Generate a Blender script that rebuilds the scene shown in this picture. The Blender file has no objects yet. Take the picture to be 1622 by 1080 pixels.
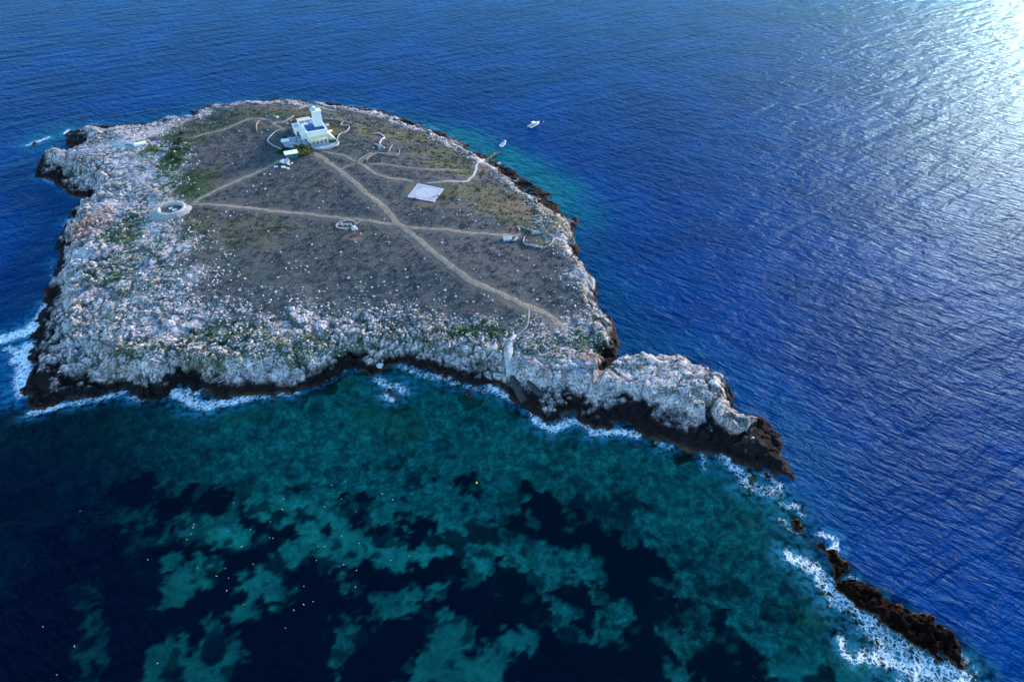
import bpy, math, random
import numpy as np
from mathutils import Vector, Matrix

random.seed(7)
RNG = np.random.default_rng(7)
sc = bpy.context.scene
R = math.radians

# ------------------------------------------------------------------ camera
CAM_H, PITCH, FPX = 150.0, R(40), 1081.0
cam = bpy.data.cameras.new('camera')
cam.sensor_width = 36.0
cam.lens = 36.0 * FPX / 1622.0
cam.clip_start = 1.0
cam.clip_end = 20000
camo = bpy.data.objects.new('camera', cam)
camo.location = (0, 0, CAM_H)
camo.rotation_euler = (R(90) - PITCH, 0, 0)
sc.collection.objects.link(camo)
sc.camera = camo

# ------------------------------------------------------------------ light
SUN_EL, SUN_AZ = R(11.5), R(40)          # azimuth measured clockwise from +Y
world = bpy.data.worlds.new('World')
sc.world = world
world.use_nodes = True
wn = world.node_tree
wn.nodes.clear()
sky = wn.nodes.new('ShaderNodeTexSky')
sky.sky_type = 'NISHITA'
sky.sun_disc = False
sky.sun_elevation = SUN_EL
sky.sun_rotation = SUN_AZ
sky.air_density = 1.0
sky.dust_density = 0.2
sky.ozone_density = 3.0
bg = wn.nodes.new('ShaderNodeBackground')
bg.inputs['Strength'].default_value = 0.15
wo = wn.nodes.new('ShaderNodeOutputWorld')
grade = wn.nodes.new('ShaderNodeMixRGB')
grade.blend_type = 'MULTIPLY'; grade.inputs[0].default_value = 1.0; grade.inputs[2].default_value = (0.90, 1.02, 1.02, 1)
wn.links.new(sky.outputs[0], grade.inputs[1])
wn.links.new(grade.outputs[0], bg.inputs[0])
wn.links.new(bg.outputs[0], wo.inputs[0])

sun = bpy.data.lights.new('sun', 'SUN')
sun.energy = 2.3
sun.angle = R(7)
sun.color = (1.0, 0.80, 0.64)
suno = bpy.data.objects.new('sun', sun)
sd_ = Vector((math.sin(SUN_AZ) * math.cos(SUN_EL), math.cos(SUN_AZ) * math.cos(SUN_EL), math.sin(SUN_EL)))
suno.rotation_euler = sd_.to_track_quat('Z', 'Y').to_euler()
suno.location = sd_ * 800
sc.collection.objects.link(suno)

sc.view_settings.view_transform = 'Standard'
sc.view_settings.look = 'None'
sc.view_settings.exposure = 2.0
sc.view_settings.gamma = 1.0
sc.cycles.transparent_max_bounces = 12
sc.cycles.max_bounces = 6

# ------------------------------------------------------------------ numeric helpers
def ray(px, py):
    a = (px - 811.0) / FPX
    b = (540.0 - py) / FPX
    return np.array([a, math.cos(PITCH) + b * math.sin(PITCH), -math.sin(PITCH) + b * math.cos(PITCH)])

def G(px, py, z=0.0):
    d = ray(px, py)
    t = (z - CAM_H) / d[2]
    return np.array([d[0] * t, d[1] * t])

def GP(pts, z=0.0):
    return np.array([G(p[0], p[1], (p[2] if len(p) > 2 else z)) for p in pts])

def _hash(ix, iy, s):
    h = (ix.astype(np.int64) * 374761393 + iy.astype(np.int64) * 668265263 + s * 1274126177) & 0x7fffffff
    h = ((h ^ (h >> 13)) * 1103515245) & 0x7fffffff
    h = ((h ^ (h >> 16)) * 69069 + 12345) & 0x7fffffff
    return ((h >> 8) & 0xffff) / 65535.0

def vnoise(x, y, s=0):
    ix = np.floor(x); iy = np.floor(y)
    fx = x - ix; fy = y - iy
    fx = fx * fx * (3 - 2 * fx); fy = fy * fy * (3 - 2 * fy)
    a = _hash(ix, iy, s); b = _hash(ix + 1, iy, s); c = _hash(ix, iy + 1, s); d = _hash(ix + 1, iy + 1, s)
    return (a * (1 - fx) + b * fx) * (1 - fy) + (c * (1 - fx) + d * fx) * fy

def fbm(x, y, oct=4, s=0):
    r = 0; a = 0.5; n = 0
    for k in range(oct):
        ca, sa = math.cos(0.6 * k), math.sin(0.6 * k)
        r = r + a * vnoise((x * ca - y * sa) * 2 ** k + 17.3 * k, (x * sa + y * ca) * 2 ** k - 9.1 * k, s + k)
        n += a; a *= 0.5
    return r / n                                   # 0..1

def worley(x, y, s=0):
    ix = np.floor(x); iy = np.floor(y)
    f1 = np.full(x.shape, 9.0); f2 = np.full(x.shape, 9.0); idv = np.zeros(x.shape); ox = np.zeros(x.shape); oy = np.zeros(x.shape)
    for dx in (-1, 0, 1):
        for dy in (-1, 0, 1):
            cx = ix + dx; cy = iy + dy
            qx = cx + _hash(cx, cy, s); qy = cy + _hash(cx, cy, s + 51)
            d = np.hypot(qx - x, qy - y)
            m = d < f1
            f2 = np.where(m, f1, np.minimum(f2, d))
            idv = np.where(m, _hash(cx, cy, s + 99), idv)
            ox = np.where(m, x - qx, ox); oy = np.where(m, y - qy, oy)
            f1 = np.where(m, d, f1)
    a = idv * 6.283 * 7
    return f1, f2, idv, ox * np.cos(a) + oy * np.sin(a)

def seg_dist(x, y, pts, vals=None, closed=False):
    """distance to a polyline and, when given, the value carried by the nearest place on it"""
    n = len(pts)
    best = np.full(x.shape, 1e9); val = np.zeros(x.shape)
    for i in range(n if closed else n - 1):
        a = pts[i]; b = pts[(i + 1) % n]
        ab = b - a; L = max(ab.dot(ab), 1e-9)
        t = np.clip(((x - a[0]) * ab[0] + (y - a[1]) * ab[1]) / L, 0, 1)
        d = np.hypot(x - a[0] - t * ab[0], y - a[1] - t * ab[1])
        if vals is not None:
            v = vals[i] * (1 - t) + vals[(i + 1) % n] * t
            val = np.where(d < best, v, val)
        best = np.minimum(best, d)
    return (best, val) if vals is not None else best

def inside(x, y, pts):
    r = np.zeros(x.shape, bool); n = len(pts)
    for i in range(n):
        a = pts[i]; b = pts[(i + 1) % n]
        if a[1] == b[1]: continue
        c = ((a[1] > y) != (b[1] > y)) & (x < (b[0] - a[0]) * (y - a[1]) / (b[1] - a[1]) + a[0])
        r ^= c
    return r

def sdist(x, y, pts):
    return np.where(inside(x, y, pts), 1, -1) * seg_dist(x, y, pts, closed=True)

def sstep(a, b, x):
    t = np.clip((x - a) / (b - a), 0, 1)
    return t * t * (3 - 2 * t)

# ------------------------------------------------------------------ mesh helpers
def link(o, parent=None):
    sc.collection.objects.link(o)
    if parent is not None: o.parent = parent
    return o

def tag(o, label=None, cat=None, group=None, kind=None):
    if label: o['label'] = label
    if cat: o['category'] = cat
    if group: o['group'] = group
    if kind: o['kind'] = kind
    return o

def npmesh(name, V, F, mat, parent=None, attrs=None, smooth=False, midx=None):
    """V (n,3), F (m,3) or (m,4)"""
    V = np.asarray(V, np.float32); F = np.asarray(F, np.int32)
    me = bpy.data.meshes.new(name)
    me.vertices.add(len(V)); me.vertices.foreach_set('co', V.ravel())
    k = F.shape[1]
    me.loops.add(F.size); me.loops.foreach_set('vertex_index', F.ravel())
    me.polygons.add(len(F))
    me.polygons.foreach_set('loop_start', np.arange(0, F.size, k, dtype=np.int32))
    me.polygons.foreach_set('loop_total', np.full(len(F), k, np.int32))
    if smooth: me.polygons.foreach_set('use_smooth', np.ones(len(F), bool))
    for m in (mat if isinstance(mat, (list, tuple)) else [mat]): me.materials.append(m)
    if midx is not None: me.polygons.foreach_set('material_index', np.asarray(midx, np.int32))
    me.update(calc_edges=True)
    for an, av in (attrs or {}).items():
        at = me.attributes.new(an, 'FLOAT', 'POINT')
        at.data.foreach_set('value', np.asarray(av, np.float32))
    return link(bpy.data.objects.new(name, me), parent)

class MB:
    """collects simple solids into one mesh"""
    def __init__(s): s.v = []; s.f = []
    def add(s, vs, fs):
        o = len(s.v); s.v += [tuple(v) for v in vs]; s.f += [tuple(i + o for i in f) for f in fs]; return s
    def box(s, x0, x1, y0, y1, z0, z1, rot=0, c=(0, 0)):
        vs = []
        for z in (z0, z1):
            for (x, y) in ((x0, y0), (x1, y0), (x1, y1), (x0, y1)):
                vs.append((c[0] + x * math.cos(rot) - y * math.sin(rot), c[1] + x * math.sin(rot) + y * math.cos(rot), z))
        return s.add(vs, [(3, 2, 1, 0), (4, 5, 6, 7), (0, 1, 5, 4), (1, 2, 6, 5), (2, 3, 7, 6), (3, 0, 4, 7)])
    def prism(s, poly, z0, z1):
        n = len(poly)
        zs0 = z0 if hasattr(z0, '__len__') else [z0] * n
        zs1 = z1 if hasattr(z1, '__len__') else [z1] * n
        vs = [(p[0], p[1], zs0[i]) for i, p in enumerate(poly)] + [(p[0], p[1], zs1[i]) for i, p in enumerate(poly)]
        fs = [tuple(range(n - 1, -1, -1)), tuple(range(n, 2 * n))] + [(i, (i + 1) % n, n + (i + 1) % n, n + i) for i in range(n)]
        return s.add(vs, fs)
    def cone(s, cx, cy, z0, z1, r0, r1, n=20, cap=True):
        vs = [(cx + r0 * math.cos(2 * math.pi * i / n), cy + r0 * math.sin(2 * math.pi * i / n), z0) for i in range(n)]
        vs += [(cx + r1 * math.cos(2 * math.pi * i / n), cy + r1 * math.sin(2 * math.pi * i / n), z1) for i in range(n)]
        fs = [(i, (i + 1) % n, n + (i + 1) % n, n + i) for i in range(n)]
        if cap: fs += [tuple(range(n - 1, -1, -1)), tuple(range(n, 2 * n))]
        return s.add(vs, fs)
    def tube(s, a, b, r, n=6):
        a = Vector(a); b = Vector(b); d = (b - a).normalized()
        u = d.orthogonal().normalized(); w = d.cross(u)
        vs = [a + (u * math.cos(2 * math.pi * i / n) + w * math.sin(2 * math.pi * i / n)) * r for i in range(n)]
        vs += [b + (u * math.cos(2 * math.pi * i / n) + w * math.sin(2 * math.pi * i / n)) * r for i in range(n)]
        return s.add(vs, [(i, (i + 1) % n, n + (i + 1) % n, n + i) for i in range(n)] + [tuple(range(n - 1, -1, -1)), tuple(range(n, 2 * n))])
    def build(s, name, mat, parent=None, bevel=0, smooth=False):
        me = bpy.data.meshes.new(name); me.from_pydata(s.v, [], s.f); me.materials.append(mat); me.update()
        o = link(bpy.data.objects.new(name, me), parent)
        if bevel:
            b = o.modifiers.new('bevel', 'BEVEL'); b.width = bevel; b.segments = 1
        if smooth:
            for p in me.polygons: p.use_smooth = True
        return o

def empty(name, loc, rz=0):
    o = bpy.data.objects.new(name, None); o.location = loc; o.rotation_euler = (0, 0, rz)
    o.empty_display_size = 0.5
    return link(o)

# ------------------------------------------------------------------ material helpers
class NT:
    def __init__(s, name):
        s.m = bpy.data.materials.new(name); s.m.use_nodes = True
        s.t = s.m.node_tree; s.t.nodes.clear()
        s.out = s.t.nodes.new('ShaderNodeOutputMaterial')
    def n(s, typ, **kw):
        nd = s.t.nodes.new('ShaderNode' + typ)
        for k, v in kw.items():
            if k.startswith('i_'):
                nd.inputs[k[2:].replace('_', ' ')].default_value = v
            else: setattr(nd, k, v)
        return nd
    def l(s, a, b): s.t.links.new(a, b)
    def pos(s): return s.n('NewGeometry').outputs['Position']
    def attr(s, name): return s.n('Attribute', attribute_name=name).outputs['Fac']
    def noise(s, vec, scale, detail=4, rough=0.55, dist=0.0):
        nd = s.n('TexNoise'); nd.inputs['Scale'].default_value = scale; nd.inputs['Detail'].default_value = detail
        nd.inputs['Roughness'].default_value = rough; nd.inputs['Distortion'].default_value = dist
        s.l(vec, nd.inputs['Vector']); return nd.outputs['Fac']
    def vor(s, vec, scale, feature='F1', out='Distance', rnd=1.0):
        nd = s.n('TexVoronoi', feature=feature); nd.inputs['Scale'].default_value = scale
        nd.inputs['Randomness'].default_value = rnd
        s.l(vec, nd.inputs['Vector']); return nd.outputs[out]
    def ramp(s, fac, stops, interp='LINEAR'):
        nd = s.n('ValToRGB'); cr = nd.color_ramp; cr.interpolation = interp
        while len(cr.elements) < len(stops): cr.elements.new(0.5)
        for e, (p, c) in zip(cr.elements, stops):
            e.position = p; e.color = (c if hasattr(c, '__len__') else (c, c, c)) + ((1,) if (not hasattr(c, '__len__') or len(c) == 3) else ())
        s.l(fac, nd.inputs[0]); return nd.outputs[0]
    def val(s, fac, a, b, c=0.0, d=1.0, smooth=True):
        nd = s.n('MapRange', interpolation_type='SMOOTHSTEP' if smooth else 'LINEAR')
        nd.inputs[1].default_value = a; nd.inputs[2].default_value = b; nd.inputs[3].default_value = c; nd.inputs[4].default_value = d
        s.l(fac, nd.inputs[0]); return nd.outputs[0]
    def math(s, op, a, b=0.0, clamp=False):
        nd = s.n('Math', operation=op, use_clamp=clamp)
        for i, v in enumerate((a, b)):
            if isinstance(v, (int, float)): nd.inputs[i].default_value = v
            else: s.l(v, nd.inputs[i])
        return nd.outputs[0]
    def mix(s, f, a, b, blend='MIX'):
        nd = s.n('MixRGB', blend_type=blend)
        for i, v in zip((0, 1, 2), (f, a, b)):
            if isinstance(v, (int, float)): nd.inputs[i].default_value = v
            elif isinstance(v, tuple): nd.inputs[i].default_value = v + (1,)
            else: s.l(v, nd.inputs[i])
        return nd.outputs[0]
    def mapping(s, vec, rot, sx, sy, sz=1.0):
        nd = s.n('Mapping', vector_type='TEXTURE')
        nd.inputs['Rotation'].default_value = (0, 0, rot); nd.inputs['Scale'].default_value = (sx, sy, sz)
        s.l(vec, nd.inputs['Vector']); return nd.outputs[0]
    def bump(s, h, dist, strength=1.0, normal=None):
        nd = s.n('Bump'); nd.inputs['Distance'].default_value = dist; nd.inputs['Strength'].default_value = strength
        s.l(h, nd.inputs['Height'])
        if normal is not None: s.l(normal, nd.inputs['Normal'])
        return nd.outputs[0]
    def principled(s, col, rough=0.8, normal=None, spec=0.3, metallic=0.0):
        p = s.n('BsdfPrincipled')
        if isinstance(col, tuple): p.inputs['Base Color'].default_value = col + (1,)
        else: s.l(col, p.inputs['Base Color'])
        p.inputs['Roughness'].default_value = rough
        p.inputs['Specular IOR Level'].default_value = spec
        p.inputs['Metallic'].default_value = metallic
        if normal is not None: s.l(normal, p.inputs['Normal'])
        s.l(p.outputs[0], s.out.inputs[0]); return s.m

def mottled(name, c1, c2, scale=0.8, rough=0.85, bump=0.03, detail=5, spec=0.25, objco=False):
    t = NT(name)
    v = t.n('TexCoord').outputs['Object'] if objco else t.pos()
    f = t.noise(v, scale, detail, 0.65)
    f2 = t.noise(v, scale * 6, 3, 0.6)
    k = t.math('MULTIPLY_ADD', f2, 0.35); t.l(f, k.node.inputs[2])
    col = t.ramp(k, [(0.45, c1), (0.85, c2)])
    return t.principled(col, rough, t.bump(f2, bump), spec)

M = {}
M['white'] = mottled('white_render', (0.78, 0.75, 0.69), (0.90, 0.87, 0.80), 0.5)
M['cream'] = mottled('cream_render', (0.80, 0.58, 0.34), (0.88, 0.68, 0.44), 0.6)
M['shade_blue_roof'] = mottled('shade_blue_roof_colour', (0.008, 0.035, 0.16), (0.02, 0.08, 0.26), 0.5, 0.6)  # blue shade of the flat roof put into its base colour
M['teal_roof'] = mottled('teal_terrace_tiles', (0.05, 0.22, 0.30), (0.12, 0.36, 0.46), 0.7, 0.6)
M['hutwall'] = mottled('dull_teal_render', (0.035, 0.10, 0.13), (0.08, 0.18, 0.20), 0.7)
M['glass'] = mottled('dark_window', (0.02, 0.03, 0.04), (0.04, 0.06, 0.08), 0.6, 0.15, 0.0, spec=0.6)
M['lantern_glass'] = mottled('lantern_glass', (0.15, 0.36, 0.36), (0.3, 0.52, 0.5), 0.8, 0.15, 0.0, spec=0.7)
M['wood'] = mottled('weathered_wood', (0.08, 0.055, 0.04), (0.16, 0.12, 0.09), 2.0)
M['concrete'] = mottled('pale_concrete', (0.27, 0.27, 0.28), (0.50, 0.49, 0.50), 0.7)
M['wet_concrete'] = mottled('wet_concrete', (0.018, 0.018, 0.02), (0.06, 0.058, 0.056), 0.7)
M['stonewall'] = mottled('dry_stone', (0.14, 0.14, 0.14), (0.44, 0.43, 0.43), 1.6, bump=0.12)
M['stonedim'] = mottled('lichened_stone', (0.10, 0.105, 0.10), (0.30, 0.29, 0.27), 1.6, bump=0.12)
M['gel'] = mottled('white_gelcoat', (0.78, 0.78, 0.78), (0.86, 0.86, 0.86), 0.6, 0.25, 0.0, spec=0.5, objco=True)
M['boatgrey'] = mottled('grey_deck', (0.28, 0.29, 0.33), (0.40, 0.41, 0.45), 1.5, 0.6, 0.0, objco=True)
M['cushion'] = mottled('beige_cushion', (0.45, 0.36, 0.28), (0.6, 0.5, 0.42), 1.5, 0.7, 0.0, objco=True)
M['black'] = mottled('black_motor', (0.015, 0.015, 0.018), (0.03, 0.03, 0.035), 1.5, 0.35, 0.0, objco=True)
M['metal'] = mottled('rail_metal', (0.4, 0.42, 0.45), (0.55, 0.57, 0.6), 1.0, 0.4, 0.0)
M['yellow'] = mottled('yellow_plastic', (0.75, 0.62, 0.02), (0.85, 0.72, 0.04), 1.0, 0.4, 0.0, objco=True)
M['gullwhite'] = mottled('gull_white', (0.75, 0.75, 0.75), (0.85, 0.85, 0.85), 4, 0.7, 0.0, objco=True)
M['gullgrey'] = mottled('gull_grey', (0.35, 0.36, 0.38), (0.45, 0.46, 0.48), 4, 0.7, 0.0, objco=True)
M['boulder'] = mottled('pale_limestone', (0.34, 0.33, 0.37), (0.66, 0.63, 0.68), 1.3, bump=0.15)
M['rubble'] = mottled('rubble_limestone', (0.20, 0.18, 0.19), (0.76, 0.68, 0.68), 0.9, bump=0.05)
M['reddirt'] = mottled('red_earth_floor', (0.12, 0.07, 0.06), (0.20, 0.13, 0.11), 0.6)
M['olivedirt'] = mottled('olive_yard', (0.09, 0.085, 0.03), (0.18, 0.16, 0.07), 0.5)
M['yard'] = mottled('blue_grey_paving', (0.22, 0.27, 0.32), (0.38, 0.44, 0.50), 0.5)

def foliage_mat(name, c1, c2, c3):
    t = NT(name)
    f = t.noise(t.pos(), 0.8, 4, 0.7)
    col = t.ramp(f, [(0.3, c1), (0.5, c2), (0.7, c3)])
    return t.principled(col, 0.8, None, 0.2)
M['leaf'] = foliage_mat('shrub_leaves', (0.015, 0.045, 0.012), (0.04, 0.09, 0.02), (0.09, 0.13, 0.03))
M['leafdark'] = foliage_mat('dark_shrub_leaves', (0.006, 0.03, 0.014), (0.012, 0.05, 0.018), (0.035, 0.085, 0.025))
M['leafolive'] = foliage_mat('olive_shrub_leaves', (0.06, 0.08, 0.015), (0.12, 0.14, 0.035), (0.20, 0.20, 0.06))

# ------------------------------------------------------------------ outline of the island (photo pixels, height, ledge width)
OUT = [(47,643,0,13),(39,600,0,12),(41,581,0,11),(54,545,0,10),(56,524,0,10),(73,478,0,8),(75,457,0,7),(87,439,0,5),(95,421,0,4),(91,400,0,5),(95,377,0,4),
(112,350,0,4),(113,337,0,3),(133,322,0,5),(134,315,0,7),(123,313,0,9),(104,305,0,9),(89,293,0,9),(63,278,0,8),(55,262,0,6),(60,257,0,4),(74,241,2,3),
(100,234,2,3),(113,230,1,6),(106,219,0,8),(106,211,0,8),(116,203,0,7),(133,202,0,5),(148,199,0,3),(178,202,0,4),(202,197,0,4),(237,197,0,4),(249,193,0,4),
(264,187,0,5),(284,184,0,5),(300,189,0,3),(300,177,0,6),(318,171,0,6),(338,166,0,5),(360,167,0,4),(385,162,0,4),(415,162,0,4),(427,159,0,5),(441,157,0,4),
(459,159,0,4),(480,161,0,4),(495,164,0,3),(507,164,0,3),(530,165,0,5),(548,167,0,6),(567,170,0,6),(590,174,0,6),(607,177,0,5),(622,184,0,4),(634,187,0,4),
(659,197,0,4),(691,206,0,5),(718,219,0,5),(738,229,0,4),(742,236,0,3),(757,243,0,5),(770,248,0,5),(782,254,0,5),(797,261,0,6),(816,271,0,7),(834,286,0,7),
(851,296,0,8),(871,305,0,8),(876,318,1,6),(888,330,2,3),(905,340,3,3),(915,347,0,5),(914,357,0,4),(908,367,4,2),(913,382,4,2),(918,402,4,2),(930,424,4,2),(941,440,4,2),
(946,456,4,2),(946,482,4,2),(964,495,4,2),(974,511,4,2),(977,531,4,2),(975,553,4,2),(968,566,1,4),(978,566,0,3),(983,555,4,2),(1000,548,4,2),(1016,548,4,2),(1042,560,4,2),
(1058,563,1,5),(1084,566,0,5),(1103,574,3,3),(1129,578,4,2),(1132,586,4,2),(1154,595,4,2),(1163,618,4,2),(1165,631,4,2),(1181,647,4,2),(1204,654,1,7),
(1226,670,1,9),(1236,693,1,9),(1246,722,1,9),(1262,751,1,9),(1264,767,0,9),(1254,778,0,9),(1240,762,0,9),(1224,750,0,8),(1203,746,0,9),(1167,730,0,9),
(1138,717,0,10),(1122,717,0,10),(1085,715,0,10),(1065,703,0,9),(1036,697,0,10),(1016,693,0,10),(1008,679,0,9),(987,670,0,9),(959,683,0,13),(938,679,0,12),
(918,662,0,8),(902,652,0,7),(888,660,0,8),(869,664,0,9),(857,658,0,8),(845,652,0,9),(831,645,0,10),(818,634,0,9),(800,617,0,6),(776,610,0,5),
(758,607,0,5),(737,602,0,5),(711,597,0,5),(685,587,0,4),(659,581,0,3.5),(633,579,0,3),(607,582,0,4),(592,597,0,6),(588,587,0,4),(561,581,0,3.5),
(545,584,0,4),(511,607,0,6),(491,615,0,6),(460,623,0,6),(426,620,0,4.5),(400,623,0,4.5),(363,626,0,4.5),(316,626,0,6),(303,613,0,5),(280,610,0,4),
(272,626,0,6),(249,633,0,6),(223,628,0,5),(197,615,0,4),(176,623,0,5),(135,628,0,8),(104,633,0,10),(86,646,0,12),(52,646,0,13)]
OP = GP(OUT)
OW = [o[3] for o in OUT]

RES = 0.38
GX = np.arange(-250, 98, RES); GY = np.arange(98, 412, RES)
XX, YY = np.meshgrid(GX, GY)
wx = XX + (fbm(XX / 7, YY / 7, 4, 11) - .5) * 5.0 + (fbm(XX / 1.6, YY / 1.6, 2, 14) - .5) * 1.2
wy = YY + (fbm(XX / 7, YY / 7, 4, 21) - .5) * 5.0 + (fbm(XX / 1.6, YY / 1.6, 2, 24) - .5) * 1.2
D, LW = seg_dist(wx, wy, OP, OW, closed=True)
D = np.where(inside(wx, wy, OP), D, -D)

_HR = [3.0 if (o[1] < 345 and not (o[0] < 136 and o[1] > 236)) else 6.3 for o in OUT]
_, HR = seg_dist(XX, YY, OP, _HR, closed=True)
FS = (6.3 - HR) / 3.3

# -- zones, traced on the photograph at plateau height
PL = 8.5
SCRUB = GP([(318,228),(350,210),(400,200),(470,205),(560,186),(620,205),(690,240),(750,285),(790,300),(830,330),(850,360),(885,380),(890,430),(905,490),(880,515),(800,500),
 (730,492),(690,480),(600,470),(540,475),(500,485),(440,480),(380,478),(345,450),(318,410),(305,370),(296,330),(290,300),(288,255)], PL)
sds = sdist(XX, YY, SCRUB)
_so = sstep(215, 180, YY)
scrub = sstep(-12 - 10 * _so, 11 + 6 * _so, sds + (fbm(XX / 9, YY / 9, 5, 31) - .5) * (26 + 18 * _so))
_inl = sstep(10, 17, D + (fbm(XX / 6, YY / 6, 4, 37) - .5) * 5)
scrub = np.maximum(scrub, FS * _inl * sstep(-186, -172, XX + (fbm(XX / 9, YY / 9, 3, 38) - .5) * 16))
def blobs(lst, z=PL, s=41, k=1.0):
    r = np.zeros(XX.shape)
    for (px, py, rx, ry, st) in lst:
        c = G(px, py, z)
        d = np.hypot((XX - c[0]) / rx, (YY - c[1]) / ry) + (fbm(XX / 5, YY / 5, 4, s) - .5) * 1.1 * k
        r = np.maximum(r, st * sstep(1.15, 0.55, d))
    return r
green = blobs([(350,188,16,9,.8),(400,178,22,9,.9),(460,172,16,6,.8),(540,182,16,6,.7),(570,186,18,8,.7),(660,210,16,9,.6),(720,246,14,8,.7),(830,312,10,8,.5),(290,215,16,14,.9),(330,195,22,10,.8),(380,182,24,8,.9),(430,178,26,9,1),(480,180,14,8,.7),(275,250,7,22,1),(225,230,7,5,.6),(170,210,18,7,.6),
 (120,260,10,6,.3),(640,200,14,8,.6),(680,225,14,8,.5),(740,265,9,6,.9),(770,285,14,7,.6),(800,300,14,9,.5),(700,235,16,8,.5),(600,190,20,8,.5),
 (190,370,10,9,.8),(205,350,9,7,.7),(220,400,12,12,.6),(180,430,13,9,.6),(210,460,12,9,.5),(250,440,14,10,.4),(170,500,12,9,.5),(230,545,16,8,.55),(330,560,16,7,.5),
 (390,550,13,5,.6),(440,550,16,5,.65),(500,540,14,4,.6),(420,535,18,6,.5),(330,530,15,6,.6),(370,515,12,6,.6),(540,530,14,6,.5),(760,515,13,5,.8),(700,520,16,6,.5),
 (620,515,18,6,.4),(800,545,4,3,.9),(860,535,10,5,.5),(930,535,11,6,.7),(895,555,10,4,.5),(1080,600,12,6,.4),(1000,570,10,5,.4),(1130,620,9,5,.4),(960,520,6,5,.5),
 (300,285,12,11,.7),(310,310,10,7,.7),(300,380,9,12,.4),(465,245,6,5,1),(440,243,6,5,.8),(250,330,7,5,.4),(490,235,6,3,.6)])
olive = blobs([(630,205,22,10,.7),(690,232,15,9,.6),(532,205,7,13,1),(700,312,3.5,5,1),(760,300,22,10,.5),(810,320,20,12,.6),(850,345,16,12,.7),(710,255,10,7,.7),(740,268,8,5,.7),
 (300,290,16,18,.7),(240,240,8,8,.8),(370,370,26,16,.4),(330,345,10,7,.5),(230,340,8,6,.4),(560,365,18,8,.2),(480,300,18,10,.15),(855,380,6,3.6,.9),(160,560,14,8,.3),(450,545,26,5,.15),
 (580,560,12,3,.3),(400,200,25,8,.3)], s=61)
warm = blobs([(138,352,8,13,1),(150,335,7,7,.8),(765,258,3,2.5,1.2),(835,312,12,6,.9),(880,352,7,5,.8),(850,335,8,5,.6),(930,560,7,2.5,1),(950,566,4,2,.9),(815,357,4,3,.9),
 (560,375,6,4,.7),(105,230,5,4,.3),(655,300,4,6,.8),(690,325,12,4,.7),(480,170,10,5,.6),(180,545,6,4,.5),(120,515,5,5,.4),(415,200,9,4,.4),(475,192,6,4,.5),(600,222,4,5,.6),
 (700,500,20,6,.2),(760,470,16,10,.2)], s=71, k=.8)
pale = blobs([(200,228,9,6,1),(180,225,8,5,.8),(125,395,5,7,1),(120,410,5,5,.8),(222,228,5,3,1.2),(95,250,5,4,.2),(640,185,10,4,.4),(790,275,7,6,.5)], s=81)

green = green * (1 - .35 * FS); green[YY > 330] *= .85
# -- height
_HR = [3.0 if (o[1] < 345 and not (o[0] < 136 and o[1] > 236)) else 6.3 for o in OUT]
_, HR = seg_dist(XX, YY, OP, _HR, closed=True)
farside = (6.3 - HR) / 3.3
base = 6.3 - (6.3 - HR) * (1 - sstep(4, 45, D)) + 2.6 * sstep(8, 60, D) + (fbm(XX / 45, YY / 45, 3, 5) - .5) * 2.2
lowsw = blobs([(80,600,22,16,1)], 2, 33, .4)            # the low black apron of the south-west corner
base = base - 3.0 * lowsw
f1, f2, idv, tlf = worley(XX / 3.4 + (fbm(XX/4, YY/4, 3, 7)-.5)*1.2, YY / 3.4 + (fbm(XX/4, YY/4, 3, 8)-.5)*1.2, 3)
g1, g2, idg, tlg = worley(XX / 1.5, YY / 1.5, 13)
h1, h2, idh, tlh = worley(XX / 8.5 + (fbm(XX/5, YY/5, 4, 17)-.5)*1.1, YY / 8.5 + (fbm(XX/5, YY/5, 4, 18)-.5)*1.1, 23)
ridged = 1 - np.abs(fbm(XX / 5.5, YY / 5.5, 4, 9) * 2 - 1) * 2
rockiness = np.clip(1 - scrub, 0, 1)
ledge = (3.1 - 2.1 * farside) * np.clip(D / LW, 0, 1) ** 0.8
rise = sstep(0, 1, np.clip((D - LW) / 4.2, 0, 1))
Z = ledge * (1 - rise) + base * rise
Z = np.where(D < 0, np.maximum(D * 0.42, -6), Z)
steepz = sstep(-4, 1.5, D) * (1 - sstep(10, 26, D) * .55)
e1_ = np.minimum((f2 - f1) * 3.2, 1); e2_ = np.minimum((g2 - g1) * 2.6, 1)
slab = sstep(.50, .60, fbm(XX / 13, YY / 13, 4, 601)) * .75
boul = (1 - slab) * (e1_ * (0.45 + idv) * .75 + tlf * 1.4 + e2_ * (0.2 + idg) * 0.34 + tlg * .35) + slab * .55 + (idh - .5) * 1.4 + tlh * 1.7 + np.minimum((h2 - h1) * 5, 1) * .7 - .6
gap = np.maximum(sstep(.13, .02, h2 - h1), sstep(.26, .03, f2 - f1) * (.5 + .5 * idh))
gap = np.maximum(gap, sstep(.20, .03, g2 - g1) * .62 * (fbm(XX / 6, YY / 6, 3, 401) > .45))
Z = Z + rockiness * steepz * (1 - .45 * farside) * np.where(XX > 18, .68, .9) * (boul - .55 + ridged * .45) * (0.62 + .5 * fbm(XX / 15, YY / 15, 2, 19))
Z = Z + (1 - rockiness) * ((fbm(XX / 2.2, YY / 2.2, 3, 29) - .5) * .32)
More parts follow.
